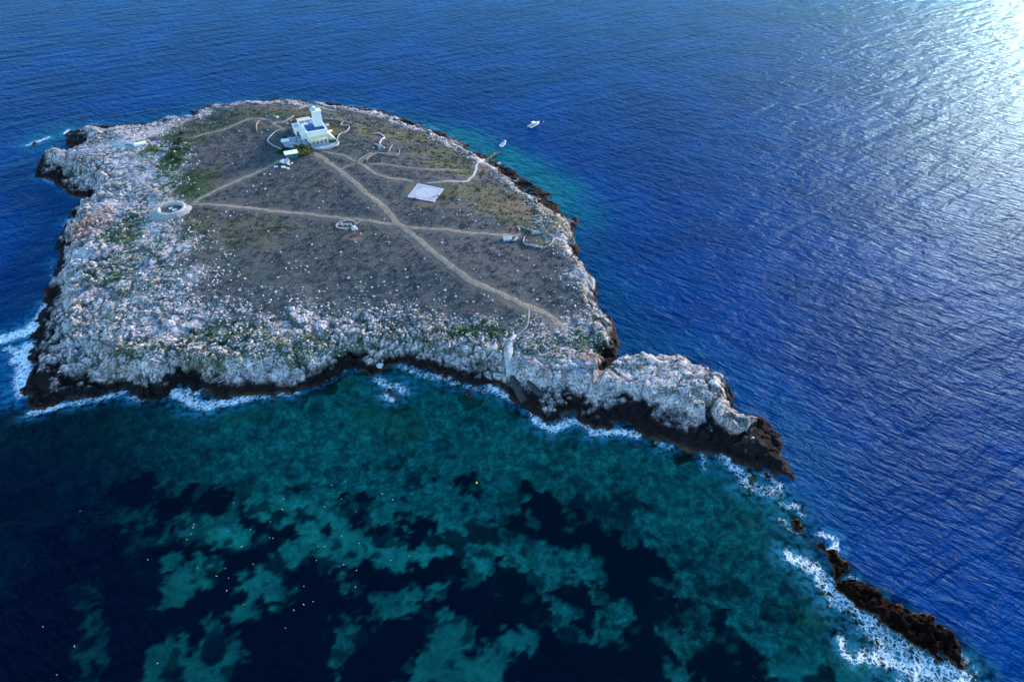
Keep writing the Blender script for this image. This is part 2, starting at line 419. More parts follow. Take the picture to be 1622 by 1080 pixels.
# the cleft between the peninsula and the island, and small gullies
def cleft(pts, w, zt):
    global Z
    d = seg_dist(XX, YY, GP(pts, 4)) + (fbm(XX / 2, YY / 2, 3, 91) - .5) * 1.6
    k = sstep(w, w * .35, d)
    Z = Z * (1 - k) + np.minimum(Z, zt) * k
cleft([(975,562),(962,572),(955,580)], 3.0, 1.0)
cleft([(955,580),(948,600),(940,625)], 1.8, 4.2)
cleft([(1120,640),(1128,670),(1135,700)], 1.8, 2.6)
cleft([(590,590),(600,572)], 2.0, 1.0)
cleft([(945,515),(972,512)], 1.4, 3.0)

def lookup(A, x, y):
    fx = np.clip((np.asarray(x, float) - GX[0]) / RES, 0, len(GX) - 1.001); fy = np.clip((np.asarray(y, float) - GY[0]) / RES, 0, len(GY) - 1.001)
    ix = fx.astype(int); iy = fy.astype(int); fx = fx - ix; fy = fy - iy
    return (A[iy, ix] * (1 - fx) + A[iy, ix + 1] * fx) * (1 - fy) + (A[iy + 1, ix] * (1 - fx) + A[iy + 1, ix + 1] * fx) * fy

def P(px, py, dz=0.0):
    """ground point under a photo pixel (dz above the ground)"""
    z = 8.0
    for _ in range(8):
        g = G(px, py, z + dz); z = 0.5 * z + 0.5 * float(lookup(Z, g[0], g[1]))
    g = G(px, py, z + dz)
    return np.array([g[0], g[1], z])

def flatten(cx, cy, r, z=None, soft=4.0):
    global Z
    d = np.hypot(XX - cx, YY - cy)
    if z is None: z = float(np.mean(Z[d < r]))
    k = sstep(r + soft, r, d)
    Z = Z * (1 - k) + z * k
    return z

LH = G(486, 220, 10.0)                     # front left corner of the lighthouse house
LHC = G(500, 205, 10.0)
LHZ = flatten(LHC[0], LHC[1], 17, 9.6, 10)
_pc = G(674.5, 305, PL); PADZ = flatten(_pc[0], _pc[1], 12, None, 6)
_rc = G(272.5, 334, PL); RINGZ = flatten(_rc[0], _rc[1], 8, None, 5)
_sc = G(463, 247, PL); SHEDZ = flatten(_sc[0], _sc[1], 5, None, 4)
_bc = G(852, 379, PL); flatten(_bc[0], _bc[1], 8, None, 4)

# ------------------------------------------------------------------ paths
PATHS = [('footpath', [(496,241),(513,253),(538,272),(563,290),(582,308),(604,325),(624,347),(644,365),(666,384),(688,402),(712,421),(750,447),(795,467),(838,487),(867,498),(890,518)], 3.3, 'dirt'),
 ('footpath', [(300,325),(333,324),(365,327),(400,331),(470,338),(520,344),(564,348),(601,353),(624,356),(649,361),(683,363),(733,368),(770,371),(818,373)], 2.6, 'dirt'),
 ('footpath', [(298,326),(321,313),(350,298),(380,284),(400,277),(422,266),(443,254)], 2.3, 'dirt'),
 ('footpath', [(304,219),(323,213),(353,206),(375,197),(394,189),(412,188),(432,197),(449,205)], 1.8, 'dirt'),
 ('footpath', [(507,239),(521,242),(541,246),(557,253),(578,263),(587,270),(600,277),(622,283),(640,285),(656,289)], 2.2, 'dirt'),
 ('footpath', [(568,258),(577,253),(585,247),(598,243),(625,244)], 1.2, 'dirt'),
 ('footpath', [(583,261),(604,260),(634,265),(671,268),(708,269),(735,271)], 1.2, 'dirt'),
 ('footpath', [(540,269),(548,264),(564,259)], 0.9, 'dirt'),
 ('footpath', [(838,488),(836,509),(831,521),(817,532)], 0.7, 'paledirt'),
 ('footpath', [(449,192),(437,194),(432,198)], 1.6, 'dirt'),
 ('footpath', [(471,172),(485,168),(500,168),(515,172),(530,176)], 1.2, 'paledirt'),
 ('concrete_path', [(675,290),(690,289),(733,288),(744,283),(751,276),(754,268),(757,259),(763,254),(768,251)], 1.1, 'conc')]
trod = np.zeros(XX.shape)
for nm, pts, w, m in PATHS:
    gp = np.array([P(*p)[:2] for p in pts])
    d = seg_dist(XX, YY, gp) + (fbm(XX / 3, YY / 3, 3, 45) - .5) * 2.2
    trod = np.maximum(trod, sstep(w + 1.6, w * .5, d))
    dd = seg_dist(XX, YY, gp); k = sstep(w + 1.0, w * .6, dd)
    Zs = (Z + np.roll(Z, 4, 0) + np.roll(Z, -4, 0) + np.roll(Z, 4, 1) + np.roll(Z, -4, 1) + np.roll(Z, 8, 0) + np.roll(Z, -8, 0)+ np.roll(Z, 8, 1) + np.roll(Z, -8, 1)) / 9
    Z = Z * (1 - k) + Zs * k

for pts, w in (([(817,531),(810,537),(807,548),(805,557),(806,573),(808,591)], 2.6), ([(813,597),(819,612),(827,630),(835,648)], 2.4), ([(836,603),(845,614),(858,626)], 1.6)):
    gp = np.array([P(*p)[:2] for p in pts]); dd = seg_dist(XX, YY, gp); k = sstep(w * .5 + 1.2, w * .5 + .2, dd); Zs = Z.copy()
    for _ in range(4):
        Zs = (Zs + np.roll(Zs, 5, 0) + np.roll(Zs, -5, 0) + np.roll(Zs, 5, 1) + np.roll(Zs, -5, 1)) / 5
    Z = Z * (1 - k) + (Zs - .2) * k

def zat(x, y): return float(lookup(Z, x, y))

def catmull(pts, step):
    pts = [np.asarray(p, float) for p in pts]
    ext = [2 * pts[0] - pts[1]] + pts + [2 * pts[-1] - pts[-2]]
    out = []
    for i in range(1, len(ext) - 2):
        p0, p1, p2, p3 = ext[i - 1:i + 3]
        n = max(2, int(np.linalg.norm(p2 - p1) / step))
        for k in range(n):
            t = k / n
            out.append(0.5 * ((2 * p1) + (-p0 + p2) * t + (2 * p0 - 5 * p1 + 4 * p2 - p3) * t * t + (-p0 + 3 * p1 - 3 * p2 + p3) * t ** 3))
    out.append(pts[-1]); return np.array(out)

def side_normals(c):
    tg = np.gradient(c, axis=0); tg /= np.linalg.norm(tg, axis=1)[:, None] + 1e-9
    return np.stack([-tg[:, 1], tg[:, 0]], 1)

# path material
def path_mat(name, a, b, c):
    t = NT(name); v = t.pos()
    f = t.noise(v, 0.5, 5, .7); f2 = t.noise(v, 4, 3, .6)
    col = t.ramp(f, [(0.3, a), (0.5, b), (0.72, c)])
    col = t.mix(t.val(f2, .55, .75), col, tuple(x * 1.5 for x in c))
    col = t.mix(t.math('MULTIPLY', t.val(t.noise(v, 1.1, 5, .75), .50, .62), .6), col, (0.075, 0.08, 0.075))
    return t.principled(col, 0.95, t.bump(f2, 0.05), 0.1)
PM = {'dirt': path_mat('beaten_earth', (0.15, 0.125, 0.10), (0.245, 0.195, 0.15), (0.36, 0.285, 0.215)),
      'paledirt': path_mat('pale_gravel', (0.20, 0.20, 0.21), (0.30, 0.29, 0.30), (0.42, 0.40, 0.42)),
      'conc': path_mat('path_concrete', (0.26, 0.26, 0.28), (0.36, 0.36, 0.38), (0.46, 0.45, 0.47))}
for nm, pts, w, m in PATHS:
    c = catmull([P(*p)[:2] for p in pts], 0.8)
    nrm = side_normals(c); n = len(c); s = np.arange(n)
    c = c + nrm * ((fbm(s / 9.0, s * 0 + w * 31, 4, 8) - .5) * 1.5 * np.sin(np.pi * s / n) ** .3)[:, None]
    NC = 7; V = []
    wl = w * .5 * (0.45 + 1.1 * fbm(s / 3.0, s * 0 + w * 7, 4, 3)) * np.clip(np.minimum(s + 1, n - s) / 3.0, .25, 1)
    wr = w * .5 * (0.45 + 1.1 * fbm(s / 3.0, s * 0 + w * 9 + 40, 4, 6)) * np.clip(np.minimum(s + 1, n - s) / 3.0, .25, 1)
    for j in range(NC):
        k = j / (NC - 1)
        off = (-wl) * (1 - k) + wr * k
        q = c + nrm * off[:, None]
        z = lookup(Z, q[:, 0], q[:, 1]) + (0.10 if 0 < j < NC - 1 else -0.06)
        V.append(np.column_stack([q, z]))
    V = np.stack(V, 1).reshape(-1, 3)
    F = [(i * NC + j, i * NC + j + 1, (i + 1) * NC + j + 1, (i + 1) * NC + j) for i in range(n - 1) for j in range(NC - 1)]
    tag(npmesh(nm, V, F, PM[m], smooth=True), kind='structure')

# ------------------------------------------------------------------ ground sheet
def ground_mat():
    t = NT('island_ground'); v = t.pos()
    scr = t.attr('scrub'); gr = t.attr('green'); ol = t.attr('olive'); wa = t.attr('warm'); pa = t.attr('pale'); tr = t.attr('trod')
    nb = t.noise(v, 0.045, 5, .6); nm = t.noise(v, 0.25, 6, .7); nf = t.noise(v, 1.5, 5, .75); nff = t.noise(v, 5.0, 3, .7)
    # bare limestone
    rc = t.ramp(t.noise(v, 0.9, 6, .72, .6), [(0.28, (0.20, 0.17, 0.18)), (0.40, (0.46, 0.39, 0.40)), (0.54, (0.72, 0.62, 0.63)), (0.70, (0.93, 0.82, 0.81))])
    rc = t.mix(t.val(nm, .42, .68, 0, .6), rc, (0.56, 0.45, 0.46))
    rc = t.mix(t.val(nb, .5, .7, 0, .35), rc, (0.33, 0.42, 0.52))
    wv = t.n('VectorMath', operation='ADD')
    nz = t.n('TexNoise'); nz.inputs['Scale'].default_value = 0.5; nz.inputs['Detail'].default_value = 3; t.l(v, nz.inputs['Vector'])
    sc2 = t.n('VectorMath', operation='SCALE'); t.l(nz.outputs['Color'], sc2.inputs[0]); sc2.inputs['Scale'].default_value = 3.0
    t.l(v, wv.inputs[0]); t.l(sc2.outputs[0], wv.inputs[1])
    crack = t.val(t.vor(wv.outputs[0], 0.36, 'DISTANCE_TO_EDGE'), 0.0, 0.09, 1, 0)
    crack2 = t.val(t.vor(wv.outputs[0], 1.1, 'DISTANCE_TO_EDGE'), 0.0, 0.12, 1, 0)
    rc = t.mix(1.0, rc, t.ramp(t.attr('tone'), [(0.1, 0.78), (0.5, 1.06), (0.9, 1.22)]), 'MULTIPLY')
    rc = t.mix(t.math('MULTIPLY', t.attr('gap'), .92), rc, t.mix(nb, (0.018, 0.035, 0.032), (0.045, 0.05, 0.035)))
    rc = t.mix(t.math('MULTIPLY', crack2, .22), rc, (0.06, 0.075, 0.08))
    rc = t.mix(pa, rc, (0.62, 0.60, 0.62))
    rc = t.mix(t.math('MULTIPLY', wa, t.val(nf, .3, .6, .4, 1.0)), rc, (0.42, 0.22, 0.16))
    # greenery between the rocks
    gc0 = 0
    gmask = t.math('MULTIPLY', t.val(t.math('ADD', nf, t.math('MULTIPLY', gr, .30)), .60, .72), t.val(gr, .02, .3))
    gc = t.ramp(t.noise(v, 0.35, 4, .7), [(0.3, (0.018, 0.048, 0.030)), (0.5, (0.045, 0.078, 0.030)), (0.7, (0.095, 0.105, 0.045))])
    # sparse soil pockets everywhere on the rim
    soil = t.val(t.math('ADD', nf, t.math('MULTIPLY', t.math('ADD', nm, t.math('MULTIPLY', scr, .5)), .4)), .68, .78)
    rc = t.mix(t.math('MULTIPLY', soil, .85), rc, t.mix(nb, (0.030, 0.065, 0.055), (0.055, 0.060, 0.040)))
    # scrub of the plateau
    s1 = t.ramp(t.noise(v, 0.11, 6, .75, .3), [(0.30, (0.018, 0.042, 0.040)), (0.40, (0.036, 0.066, 0.062)), (0.47, (0.072, 0.062, 0.070)), (0.53, (0.045, 0.070, 0.068)), (0.60, (0.085, 0.074, 0.072)), (0.70, (0.058, 0.072, 0.046)), (0.8, (0.11, 0.09, 0.07))])
    s2 = t.ramp(t.math('ADD', t.math('MULTIPLY', nf, .6), t.math('MULTIPLY', t.noise(v, .5, 4, .7), .4)), [(0.34, 0.30), (0.5, 0.95), (0.66, 2.1)])
    sc_ = t.mix(1.0, s1, s2, 'MULTIPLY')
    sc_ = t.mix(t.val(nb, .48, .62, 0, .6), sc_, (0.082, 0.072, 0.078))
    sc_ = t.mix(t.val(t.noise(v, .09, 5, .7, .8), .54, .64, 0, .55), sc_, (0.055, 0.078, 0.045))
    sc_ = t.mix(t.val(t.noise(v, .07, 5, .7, .5), .52, .66, 0, .6), sc_, (0.022, 0.05, 0.052))
    sc_ = t.mix(t.val(nff, .52, .70, 0, .8), sc_, (0.25, 0.25, 0.29))
    speck = t.val(t.vor(v, 0.9, 'F1'), 0.12, 0.24, 1, 0)
    speck = t.math('MULTIPLY', speck, t.val(t.vor(v, 0.9, 'F1', 'Color'), .45, .62))
    sc_ = t.mix(t.math('MULTIPLY', speck, t.val(nm, .42, .62, .15, .75)), sc_, (0.42, 0.42, 0.47))
    sp2 = t.math('MULTIPLY', t.val(t.vor(v, 1.9, 'F1'), .10, .26, 1, 0), t.val(t.noise(v, .16, 5, .75), .50, .62))
    sc_ = t.mix(t.math('MULTIPLY', sp2, .7), sc_, (0.30, 0.31, 0.33))
    sc_ = t.mix(t.math('MULTIPLY', ol, .75), sc_, t.mix(nf, (0.06, 0.05, 0.015), (0.20, 0.17, 0.06)))
    sc_ = t.mix(t.math('MULTIPLY', wa, .8), sc_, (0.20, 0.13, 0.10))
    sc_ = t.mix(t.math('MULTIPLY', tr, .45), sc_, (0.16, 0.14, 0.12))
    rc = t.mix(t.math('MULTIPLY', ol, t.val(nf, .38, .6, 0, .8)), rc, t.mix(nm, (0.10, 0.10, 0.02), (0.34, 0.29, 0.10)))
    sm = t.val(t.math('ADD', scr, t.math('MULTIPLY', t.math('SUBTRACT', nf, .5), 2.2)), .36, .60)
    col = t.mix(sm, rc, sc_)
    col = t.mix(gmask, col, gc)
    # black splash zone and ochre weed line (by height above the water)
    sep = t.n('SeparateXYZ'); t.l(v, sep.inputs[0]); z = sep.outputs['Z']
    zz = t.math('ADD', z, t.math('MULTIPLY', t.math('SUBTRACT', t.noise(v, .35, 5, .7), .5), 4.2))
    band = t.attr('splash')
    dk = t.val(t.math('SUBTRACT', zz, t.math('MULTIPLY', band, 1.0)), -1.1, 0.7, 1, 0)
    dc = t.ramp(t.noise(v, .6, 5, .7), [(0.3, (0.004, 0.004, 0.006)), (0.6, (0.016, 0.012, 0.013)), (0.8, (0.05, 0.032, 0.024))])
    col = t.mix(dk, col, dc)
    oc = t.val(t.math('ADD', z, t.math('MULTIPLY', t.math('SUBTRACT', nm, .5), 2.0)), -.1, .75, 1, 0)
    col = t.mix(t.val(z, -1.4, -.3, .8, 0), col, t.mix(nf, (0.06, 0.055, 0.045), (0.26, 0.24, 0.17)))
    col = t.mix(t.math('MULTIPLY', oc, t.val(t.noise(v, .08, 3, .6), .42, .58, .05, .8)), col, t.mix(nf, (0.03, 0.018, 0.01), (0.17, 0.10, 0.055)))
    h = t.math('ADD', t.math('MULTIPLY', nf, .8), t.math('MULTIPLY', nff, .35))
    bn = t.bump(h, 0.38, 1.0)
    return t.principled(col, 0.95, bn, 0.08)

splash = 2.75 - 0.8 * farside + (fbm(XX / 18, YY / 18, 4, 501) - .5) * 3.2 + 0.5 * sstep(0, 30, XX) * sstep(215, 190, YY) + 1.0 * sstep(60, 74, XX)
keep = D > -14
idx = -np.ones(XX.shape, int); idx[keep] = np.arange(keep.sum())
q = keep[:-1, :-1] & keep[1:, :-1] & keep[:-1, 1:] & keep[1:, 1:]
F = np.stack([idx[:-1, :-1][q], idx[:-1, 1:][q], idx[1:, 1:][q], idx[1:, :-1][q]], 1)
V = np.column_stack([XX[keep], YY[keep], Z[keep]])
tag(npmesh('island_ground', V, F, ground_mat(), attrs={'scrub': scrub[keep], 'green': green[keep], 'olive': olive[keep], 'warm': warm[keep], 'pale': pale[keep],
     'trod': trod[keep], 'gap': (gap * (1 - .75 * slab))[keep], 'tone': (idv * .6 + idg * .4)[keep], 'splash': splash[keep]}), kind='structure')

# ------------------------------------------------------------------ reefs: rocks standing in the sea
def reef_mat():
    t = NT('wet_reef_rock'); v = t.pos()
    f = t.noise(v, .7, 6, .7)
    c = t.ramp(f, [(0.3, (0.001, 0.0006, 0.0008)), (0.55, (0.009, 0.004, 0.003)), (0.75, (0.045, 0.018, 0.013))])
    sep = t.n('SeparateXYZ'); t.l(v, sep.inputs[0])
    oc = t.val(t.math('ADD', sep.outputs['Z'], t.math('MULTIPLY', f, -.6)), -.3, .25, 1, 0)
    c = t.mix(t.math('MULTIPLY', oc, .7), c, (0.14, 0.085, 0.05))
    c = t.mix(t.val(sep.outputs['Z'], -.9, -.15, .85, 0), c, (0.16, 0.15, 0.11))
    return t.principled(c, .95, t.bump(t.noise(v, 2.2, 5, .7), .3), .04)
M['reef'] = reef_mat()
def reef(poly, hgt, label, name='sea_rock', res=0.3, group=None):
    pp = GP(poly); x0, y0 = pp.min(0) - 6; x1, y1 = pp.max(0) + 6
    X, Y = np.meshgrid(np.arange(x0, x1, res), np.arange(y0, y1, res))
    a = X + (fbm(X / 3, Y / 3, 4, 11) - .5) * 2.6; b = Y + (fbm(X / 3, Y / 3, 4, 12) - .5) * 2.6
    d = sdist(a, b, pp)
    w1, w2, wi, wt = worley(X / 1.8, Y / 1.8, 5)
    z = np.where(d > 0, hgt * (1 - np.exp(-d / 1.5)) + .15, d * .55)
    z = z + sstep(-2, .8, d) * ((wi - .5) * 1.0 + (fbm(X / 1.0, Y / 1.0, 4, 8) - .5) * 2.2) * min(1, hgt / 1.4)
    z = np.maximum(z, -3.5); k = d > -3.2
    id_ = -np.ones(X.shape, int); id_[k] = np.arange(k.sum())
    qq = k[:-1, :-1] & k[1:, :-1] & k[:-1, 1:] & k[1:, 1:]
    FF = np.stack([id_[:-1, :-1][qq], id_[:-1, 1:][qq], id_[1:, 1:][qq], id_[1:, :-1][qq]], 1)
    c = pp.mean(0)
    o = npmesh(name, np.column_stack([X[k] - c[0], Y[k] - c[1], z[k]]), FF, M['reef'])
    o.location = (c[0], c[1], 0)
    return tag(o, label, 'rock', group)
reef([(1330,920),(1345,917),(1366,926),(1390,938),(1407,956),(1437,967),(1484,976),(1490,994),(1511,1003),(1517,1024),(1526,1044),(1536,1053),(1535,1061),(1520,1056),(1508,1044),
      (1488,1027),(1492,1047),(1481,1044),(1467,1030),(1443,1018),(1413,997),(1390,979),(1360,964),(1339,947),(1327,935)], 1.5, 'long dark reef ridge with surf along its near side, at lower right')
reef([(1295,867),(1304,864),(1310,871),(1324,873),(1327,884),(1345,890),(1345,905),(1330,914),(1321,920),(1316,902),(1310,884)], 1.4, 'shorter dark rock at the upper end of the long reef')
reef([(1256,825),(1263,821),(1270,826),(1271,836),(1264,842),(1257,838)], 1.2, 'small round black rock between the headland tip and the reef')
reef([(49,230),(53,226),(59,228),(57,232)], 1.0, 'tiny surf-washed rock off the upper left corner of the island')
reef([(613,620),(619,617),(623,622),(617,626)], .7, 'brown wave-washed rock in the foam below the middle of the shore')
reef([(625,628),(631,627),(632,632),(627,633)], .5, 'smallest brown rock just outside the foamy one below the shore')
reef([(741,620),(748,619),(749,628),(743,630)], .6, 'dark rock awash left of the slipway')
reef([(1184,755),(1190,752),(1198,760),(1190,766)], .7, 'black rock in the white water under the headland tip')
reef([(1208,747),(1216,748),(1218,756),(1210,756)], .8, 'black knob of rock nearest the headland tip')

# ------------------------------------------------------------------ seabed
BX = np.concatenate([np.arange(-420, -190, 3.0), np.arange(-190, 130, .75), np.arange(130, 400, 3.0)])
BY = np.concatenate([np.arange(-60, 45, 2.0), np.arange(45, 215, .6), np.arange(215, 620, 3.0)])
SX, SY = np.meshgrid(BX, BY)
wsx = SX + (fbm(SX / 9, SY / 9, 5, 71) - .5) * 15; wsy = SY + (fbm(SX / 9, SY / 9, 5, 72) - .5) * 15
dsh = sdist(SX, SY, OP)                                            # >0 under the island
SBZ = -7.0
DARK = [(60,850),(140,818),(185,768),(225,756),(255,785),(330,772),(400,800),(450,828),(476,848),(492,864),(515,872),(545,882),(635,880),(740,873),(795,868),
 (805,835),(835,800),(880,795),(930,825),(975,850),(1020,865),(1062,880),(1075,905),(1050,930),(1110,950),(1150,985),(1165,1200),(-60,1200),(-40,1000),(40,920)]
SANDS = [[(490,858),(445,865),(410,890),(378,925),(392,945),(420,962),(438,938),(434,905),(468,892),(482,876)],
 [(505,860),(530,901),(579,941),(604,982),(628,960),(677,948),(712,921),(700,928),(640,930),(620,935),(596,935),(548,912),(532,885),(560,872),(590,900),(632,905),(640,880),(600,860)],
 [(728,870),(769,870),(769,915),(752,934),(731,928)],
 [(533,988),(558,984),(560,1010),(545,1040),(530,1048),(534,1020)],
 [(701,974),(748,976),(757,1019),(800,1018),(844,1005),(835,1020),(807,1039),(779,1085),(645,1100),(645,1060),(681,1015),(690,990)],
 [(800,874),(849,854),(881,870),(918,872),(943,897),(934,933),(975,946),(1008,974),(1000,1007),(967,1013),(943,1003),(902,1009),(869,994),(861,946),(845,913),(800,884)],
 [(266,845),(268,828),(290,822),(302,830),(296,848),(275,853)],
 [(326,850),(330,825),(360,818),(395,832),(397,855),(375,862),(355,872),(332,866)],
 [(262,905),(280,882),(318,885),(340,880),(350,895),(335,912),(320,925),(300,930),(282,952),(250,948)],
 [(318,970),(355,974),(387,962),(399,974),(371,990),(385,1019),(383,1047),(359,1068),(300,1120),(228,1120),(228,1047),(281,1007),(306,1019)],
 [(147,806),(190,800),(240,800),(238,828),(200,838),(170,828)],
 [(98,855),(112,842),(126,842),(118,858)],
 [(120,925),(160,915),(150,960),(150,1010),(130,1070),(110,1060),(112,980)],
 [(1080,975),(1110,965),(1120,985),(1095,1010),(1085,1050),(1090,1100),(1070,1100),(1065,1040),(1075,1010)]]
HOLES = [[(877,925),(918,933),(957,962),(951,982),(926,990),(902,966),(879,950)],
 [(510,838),(520,834),(532,842),(528,851),(512,851)],[(526,792),(560,783),(596,790),(592,812),(576,835),(560,830),(545,808),(528,806)],
 [(585,838),(620,822),(686,821),(689,832),(650,860),(625,855),(605,848)],[(700,852),(714,850),(716,862),(702,863)],[(771,815),(789,812),(791,824),(780,830)],
 [(826,772),(838,770),(840,784),(828,783)],[(704,762),(752,760),(755,772),(728,785),(718,772)],[(461,772),(484,770),(486,780),(464,783)],
 [(541,884),(570,882),(600,898),(632,915),(628,933),(600,930),(560,912)]]
wsx = wsx + (fbm(SX / 26, SY / 26, 3, 171) - .5) * 8; wsy = wsy + (fbm(SX / 26, SY / 26, 3, 172) - .5) * 8
NZ1 = fbm(SX / 4.5, SY / 4.5, 4, 301); NZ2 = fbm(SX / 1.6, SY / 1.6, 3, 302)
def rounded(g):
    n = len(g); out = []
    for i in range(n):
        p0, p1, p2, p3 = g[i - 1], g[i], g[(i + 1) % n], g[(i + 2) % n]
        for k in range(3):
            t = k / 3
            out.append(0.5 * ((2 * p1) + (-p0 + p2) * t + (2 * p0 - 5 * p1 + 4 * p2 - p3) * t * t + (-p0 + 3 * p1 - 3 * p2 + p3) * t ** 3))
    return np.array(out)
def um(lst, soft=1.0):
    r = np.zeros(SX.shape)
    for p in lst:
        g = rounded(GP(p, SBZ)); lo = g.min(0) - 10; hi = g.max(0) + 10
        bb = (SX > lo[0]) & (SX < hi[0]) & (SY > lo[1]) & (SY < hi[1])
        s = np.full(SX.shape, -9.0)
        s[bb] = sdist(SX[bb] + (wsx - SX)[bb] * .45, SY[bb] + (wsy - SY)[bb] * .45, g)
        s[bb] += (NZ1[bb] - .5) * 8 + (NZ2[bb] - .5) * 7
        r = np.maximum(r, sstep(-soft, soft, s))
    return r
mdark = um([DARK], 1.0); msand = um(SANDS, .9); mhole = um(HOLES, .9)
grass = np.clip(np.maximum(mdark * (1 - msand), mhole), 0, 1)
off = -dsh
zb = -(1.2 + 5.6 * sstep(0, 34, off) + 3.5 * sstep(35, 100, off)) + (fbm(SX / 8, SY / 8, 4, 77) - .5) * 1.2 + grass * .3
zb = np.where(dsh > 0, -2.5, zb)
olv = np.zeros(SX.shape)
for (px, py, r, top) in [(1360, 1018, 5.0, -.5), (1325, 960, 4.5, -1.0), (1290, 955, 4, -1.4), (640, 665, 9, -1.6), (590, 650, 8, -1.8), (380, 645, 8, -1.2), (880, 690, 6, -1.0), (545, 600, 5, -.8),
                         (1285, 862, 3.5, -.6), (70, 665, 6, -1.2), (1060, 712, 4, -.9), (420, 640, 7, -1.2),(965,690,5,-.8),(160,660,6,-1.6)]:
    c = G(px, py, -1); d = np.hypot(SX - c[0], SY - c[1]) + (fbm(SX / 2, SY / 2, 3, 5) - .5) * 4
    k = sstep(r, r * .35, d); zb = zb * (1 - k) + np.maximum(zb, top) * k; olv = np.maximum(olv, k)
olv = np.maximum(olv, sstep(5, 1, off + (fbm(SX / 4, SY / 4, 3, 6) - .5) * 5) * .8)
def seabed_mat():
    t = NT('seabed'); v = t.pos(); g = t.attr('grass'); o = t.attr('weed'); sh = t.attr('reefy')
    n1 = t.noise(v, .28, 7, .75, .4); n2 = t.noise(v, .7, 5, .7, .5)
    sand = t.mix(t.val(n1, .35, .62), (0.34, 0.44, 0.36), (0.66, 0.80, 0.64))
    sand = t.mix(t.val(n2, .30, .46, .5, 0), sand, (0.10, 0.15, 0.14))
    reefc = t.ramp(n1, [(0.36, (0.05, 0.09, 0.10)), (0.47, (0.20, 0.27, 0.24)), (0.58, (0.40, 0.50, 0.42)), (0.72, (0.66, 0.76, 0.62))])
    reefc = t.mix(t.val(n2, .40, .60, .55, 0), reefc, (0.04, 0.07, 0.08))
    c = t.mix(sh, sand, reefc)
    c = t.mix(g, c, t.mix(n2, (0.006, 0.012, 0.03), (0.02, 0.03, 0.05)))
    c = t.mix(t.math('MULTIPLY', o, .5), c, t.mix(n1, (0.07, 0.06, 0.03), (0.40, 0.34, 0.18)))
    return t.principled(c, .95, None, .05)
reefy = sstep(0, 1, np.clip(1.15 - sstep(26, 60, off) + (fbm(SX / 20, SY / 20, 3, 55) - .5) * .9, 0, 1))
rx = G(1100, 850, SBZ); dr = np.hypot((SX - rx[0]) / 55, (SY - rx[1]) / 45); reefy = np.maximum(reefy, sstep(1.2, .6, dr))
# seagrass also invades in mottled clumps along its border
mott = sstep(.50, .62, fbm(SX / 6, SY / 6, 4, 123)) * um([[(800,800),(900,760),(1040,800),(1100,860),(1160,930),(1200,1000),(1220,1150),(1140,1150),(1080,960),(1000,860)]], 8) 
grass = np.maximum(grass, mott * .85)
grass = grass * (1 - .55 * sstep(.60, .72, fbm(SX / 5.5, SY / 5.5, 5, 331)) * sstep(62, 40, off))
grass = np.maximum(grass, .75 * sstep(.60, .68, fbm(SX / 3.6, SY / 3.6, 4, 311)) * sstep(16, 34, off))
grass = np.maximum(grass, .9 * sstep(.60, .66, fbm(SX / 7, SY / 7, 5, 312)) * sstep(22, 40, off))
nx, ny = len(BX), len(BY)
ii = np.arange(nx * ny).reshape(ny, nx)
SF = np.stack([ii[:-1, :-1].ravel(), ii[:-1, 1:].ravel(), ii[1:, 1:].ravel(), ii[1:, :-1].ravel()], 1)
tag(npmesh('seabed', np.column_stack([SX.ravel(), SY.ravel(), zb.ravel()]), SF, seabed_mat(), attrs={'grass': grass.ravel(), 'weed': olv.ravel(), 'reefy': reefy.ravel()}, smooth=True), kind='structure')

# ------------------------------------------------------------------ sea surface
def grow(a, b, step, far, k=1.12):
    mid = list(np.arange(a, b, step)); lo = []; hi = []; s = step; x = a
    while x > -far: s *= k; x -= s; lo.append(x)
    s = step; x = mid[-1]
    while x < far: s *= k; x += s; hi.append(x)
    return np.array(lo[::-1] + mid + hi)
WX = grow(-270, 190, .9, 6000); WY = grow(45, 430, .9, 6000)
UX, UY = np.meshgrid(WX, WY)
near = (np.abs(UX) < 420) & (UY > -50) & (UY < 620)
dw = np.full(UX.shape, -300.0); dw[near] = sdist(UX[near], UY[near], OP)
offw = -dw
# line dividing the clear shoal water (south) from the blue open sea
SHOAL = GP([(-400,560),(-120,640),(10,650),(50,640),(120,560),(600,480),(960,600),(1100,640),(1255,770),(1270,835),(1300,868),(1345,920),(1400,950),(1480,1000),(1530,1050),(1600,1160),(1700,1500),(800,1500),(-400,1500),(-900,900)])
sh_in = sstep(-5, 5, sdist(UX + (fbm(UX / 12, UY / 12, 3, 5) - .5) * 10, UY, SHOAL))
clear = 0.95 * (1 - .38 * sstep(38, 80, offw) * sstep(60, -20, UX)) * sh_in * (1 - .30 * sstep(-90, -150, UX))
lx = G(60, 900, 0); clear *= 1 - .8 * sstep(75, 10, np.hypot(UX - lx[0] + 20, (UY - lx[1]) * .8)) 
clear = np.where(near, clear, clear * 0)
fringe = sstep(26, 1, offw + (fbm(UX / 10, UY / 10, 3, 15) - .5) * 12) * (1 - sh_in)
ne = G(820, 260, 0); nel = sstep(85, 30, np.hypot(UX - ne[0], UY - ne[1])); fringe = np.clip(fringe * (.22 + .75 * nel) + nel * sstep(35, 8, offw) * .25 * (1 - sh_in), 0, 1)
nwl = G(90, 215, 0); fringe = np.maximum(fringe, .5 * sstep(26, 8, np.hypot(UX - nwl[0], UY - nwl[1])))
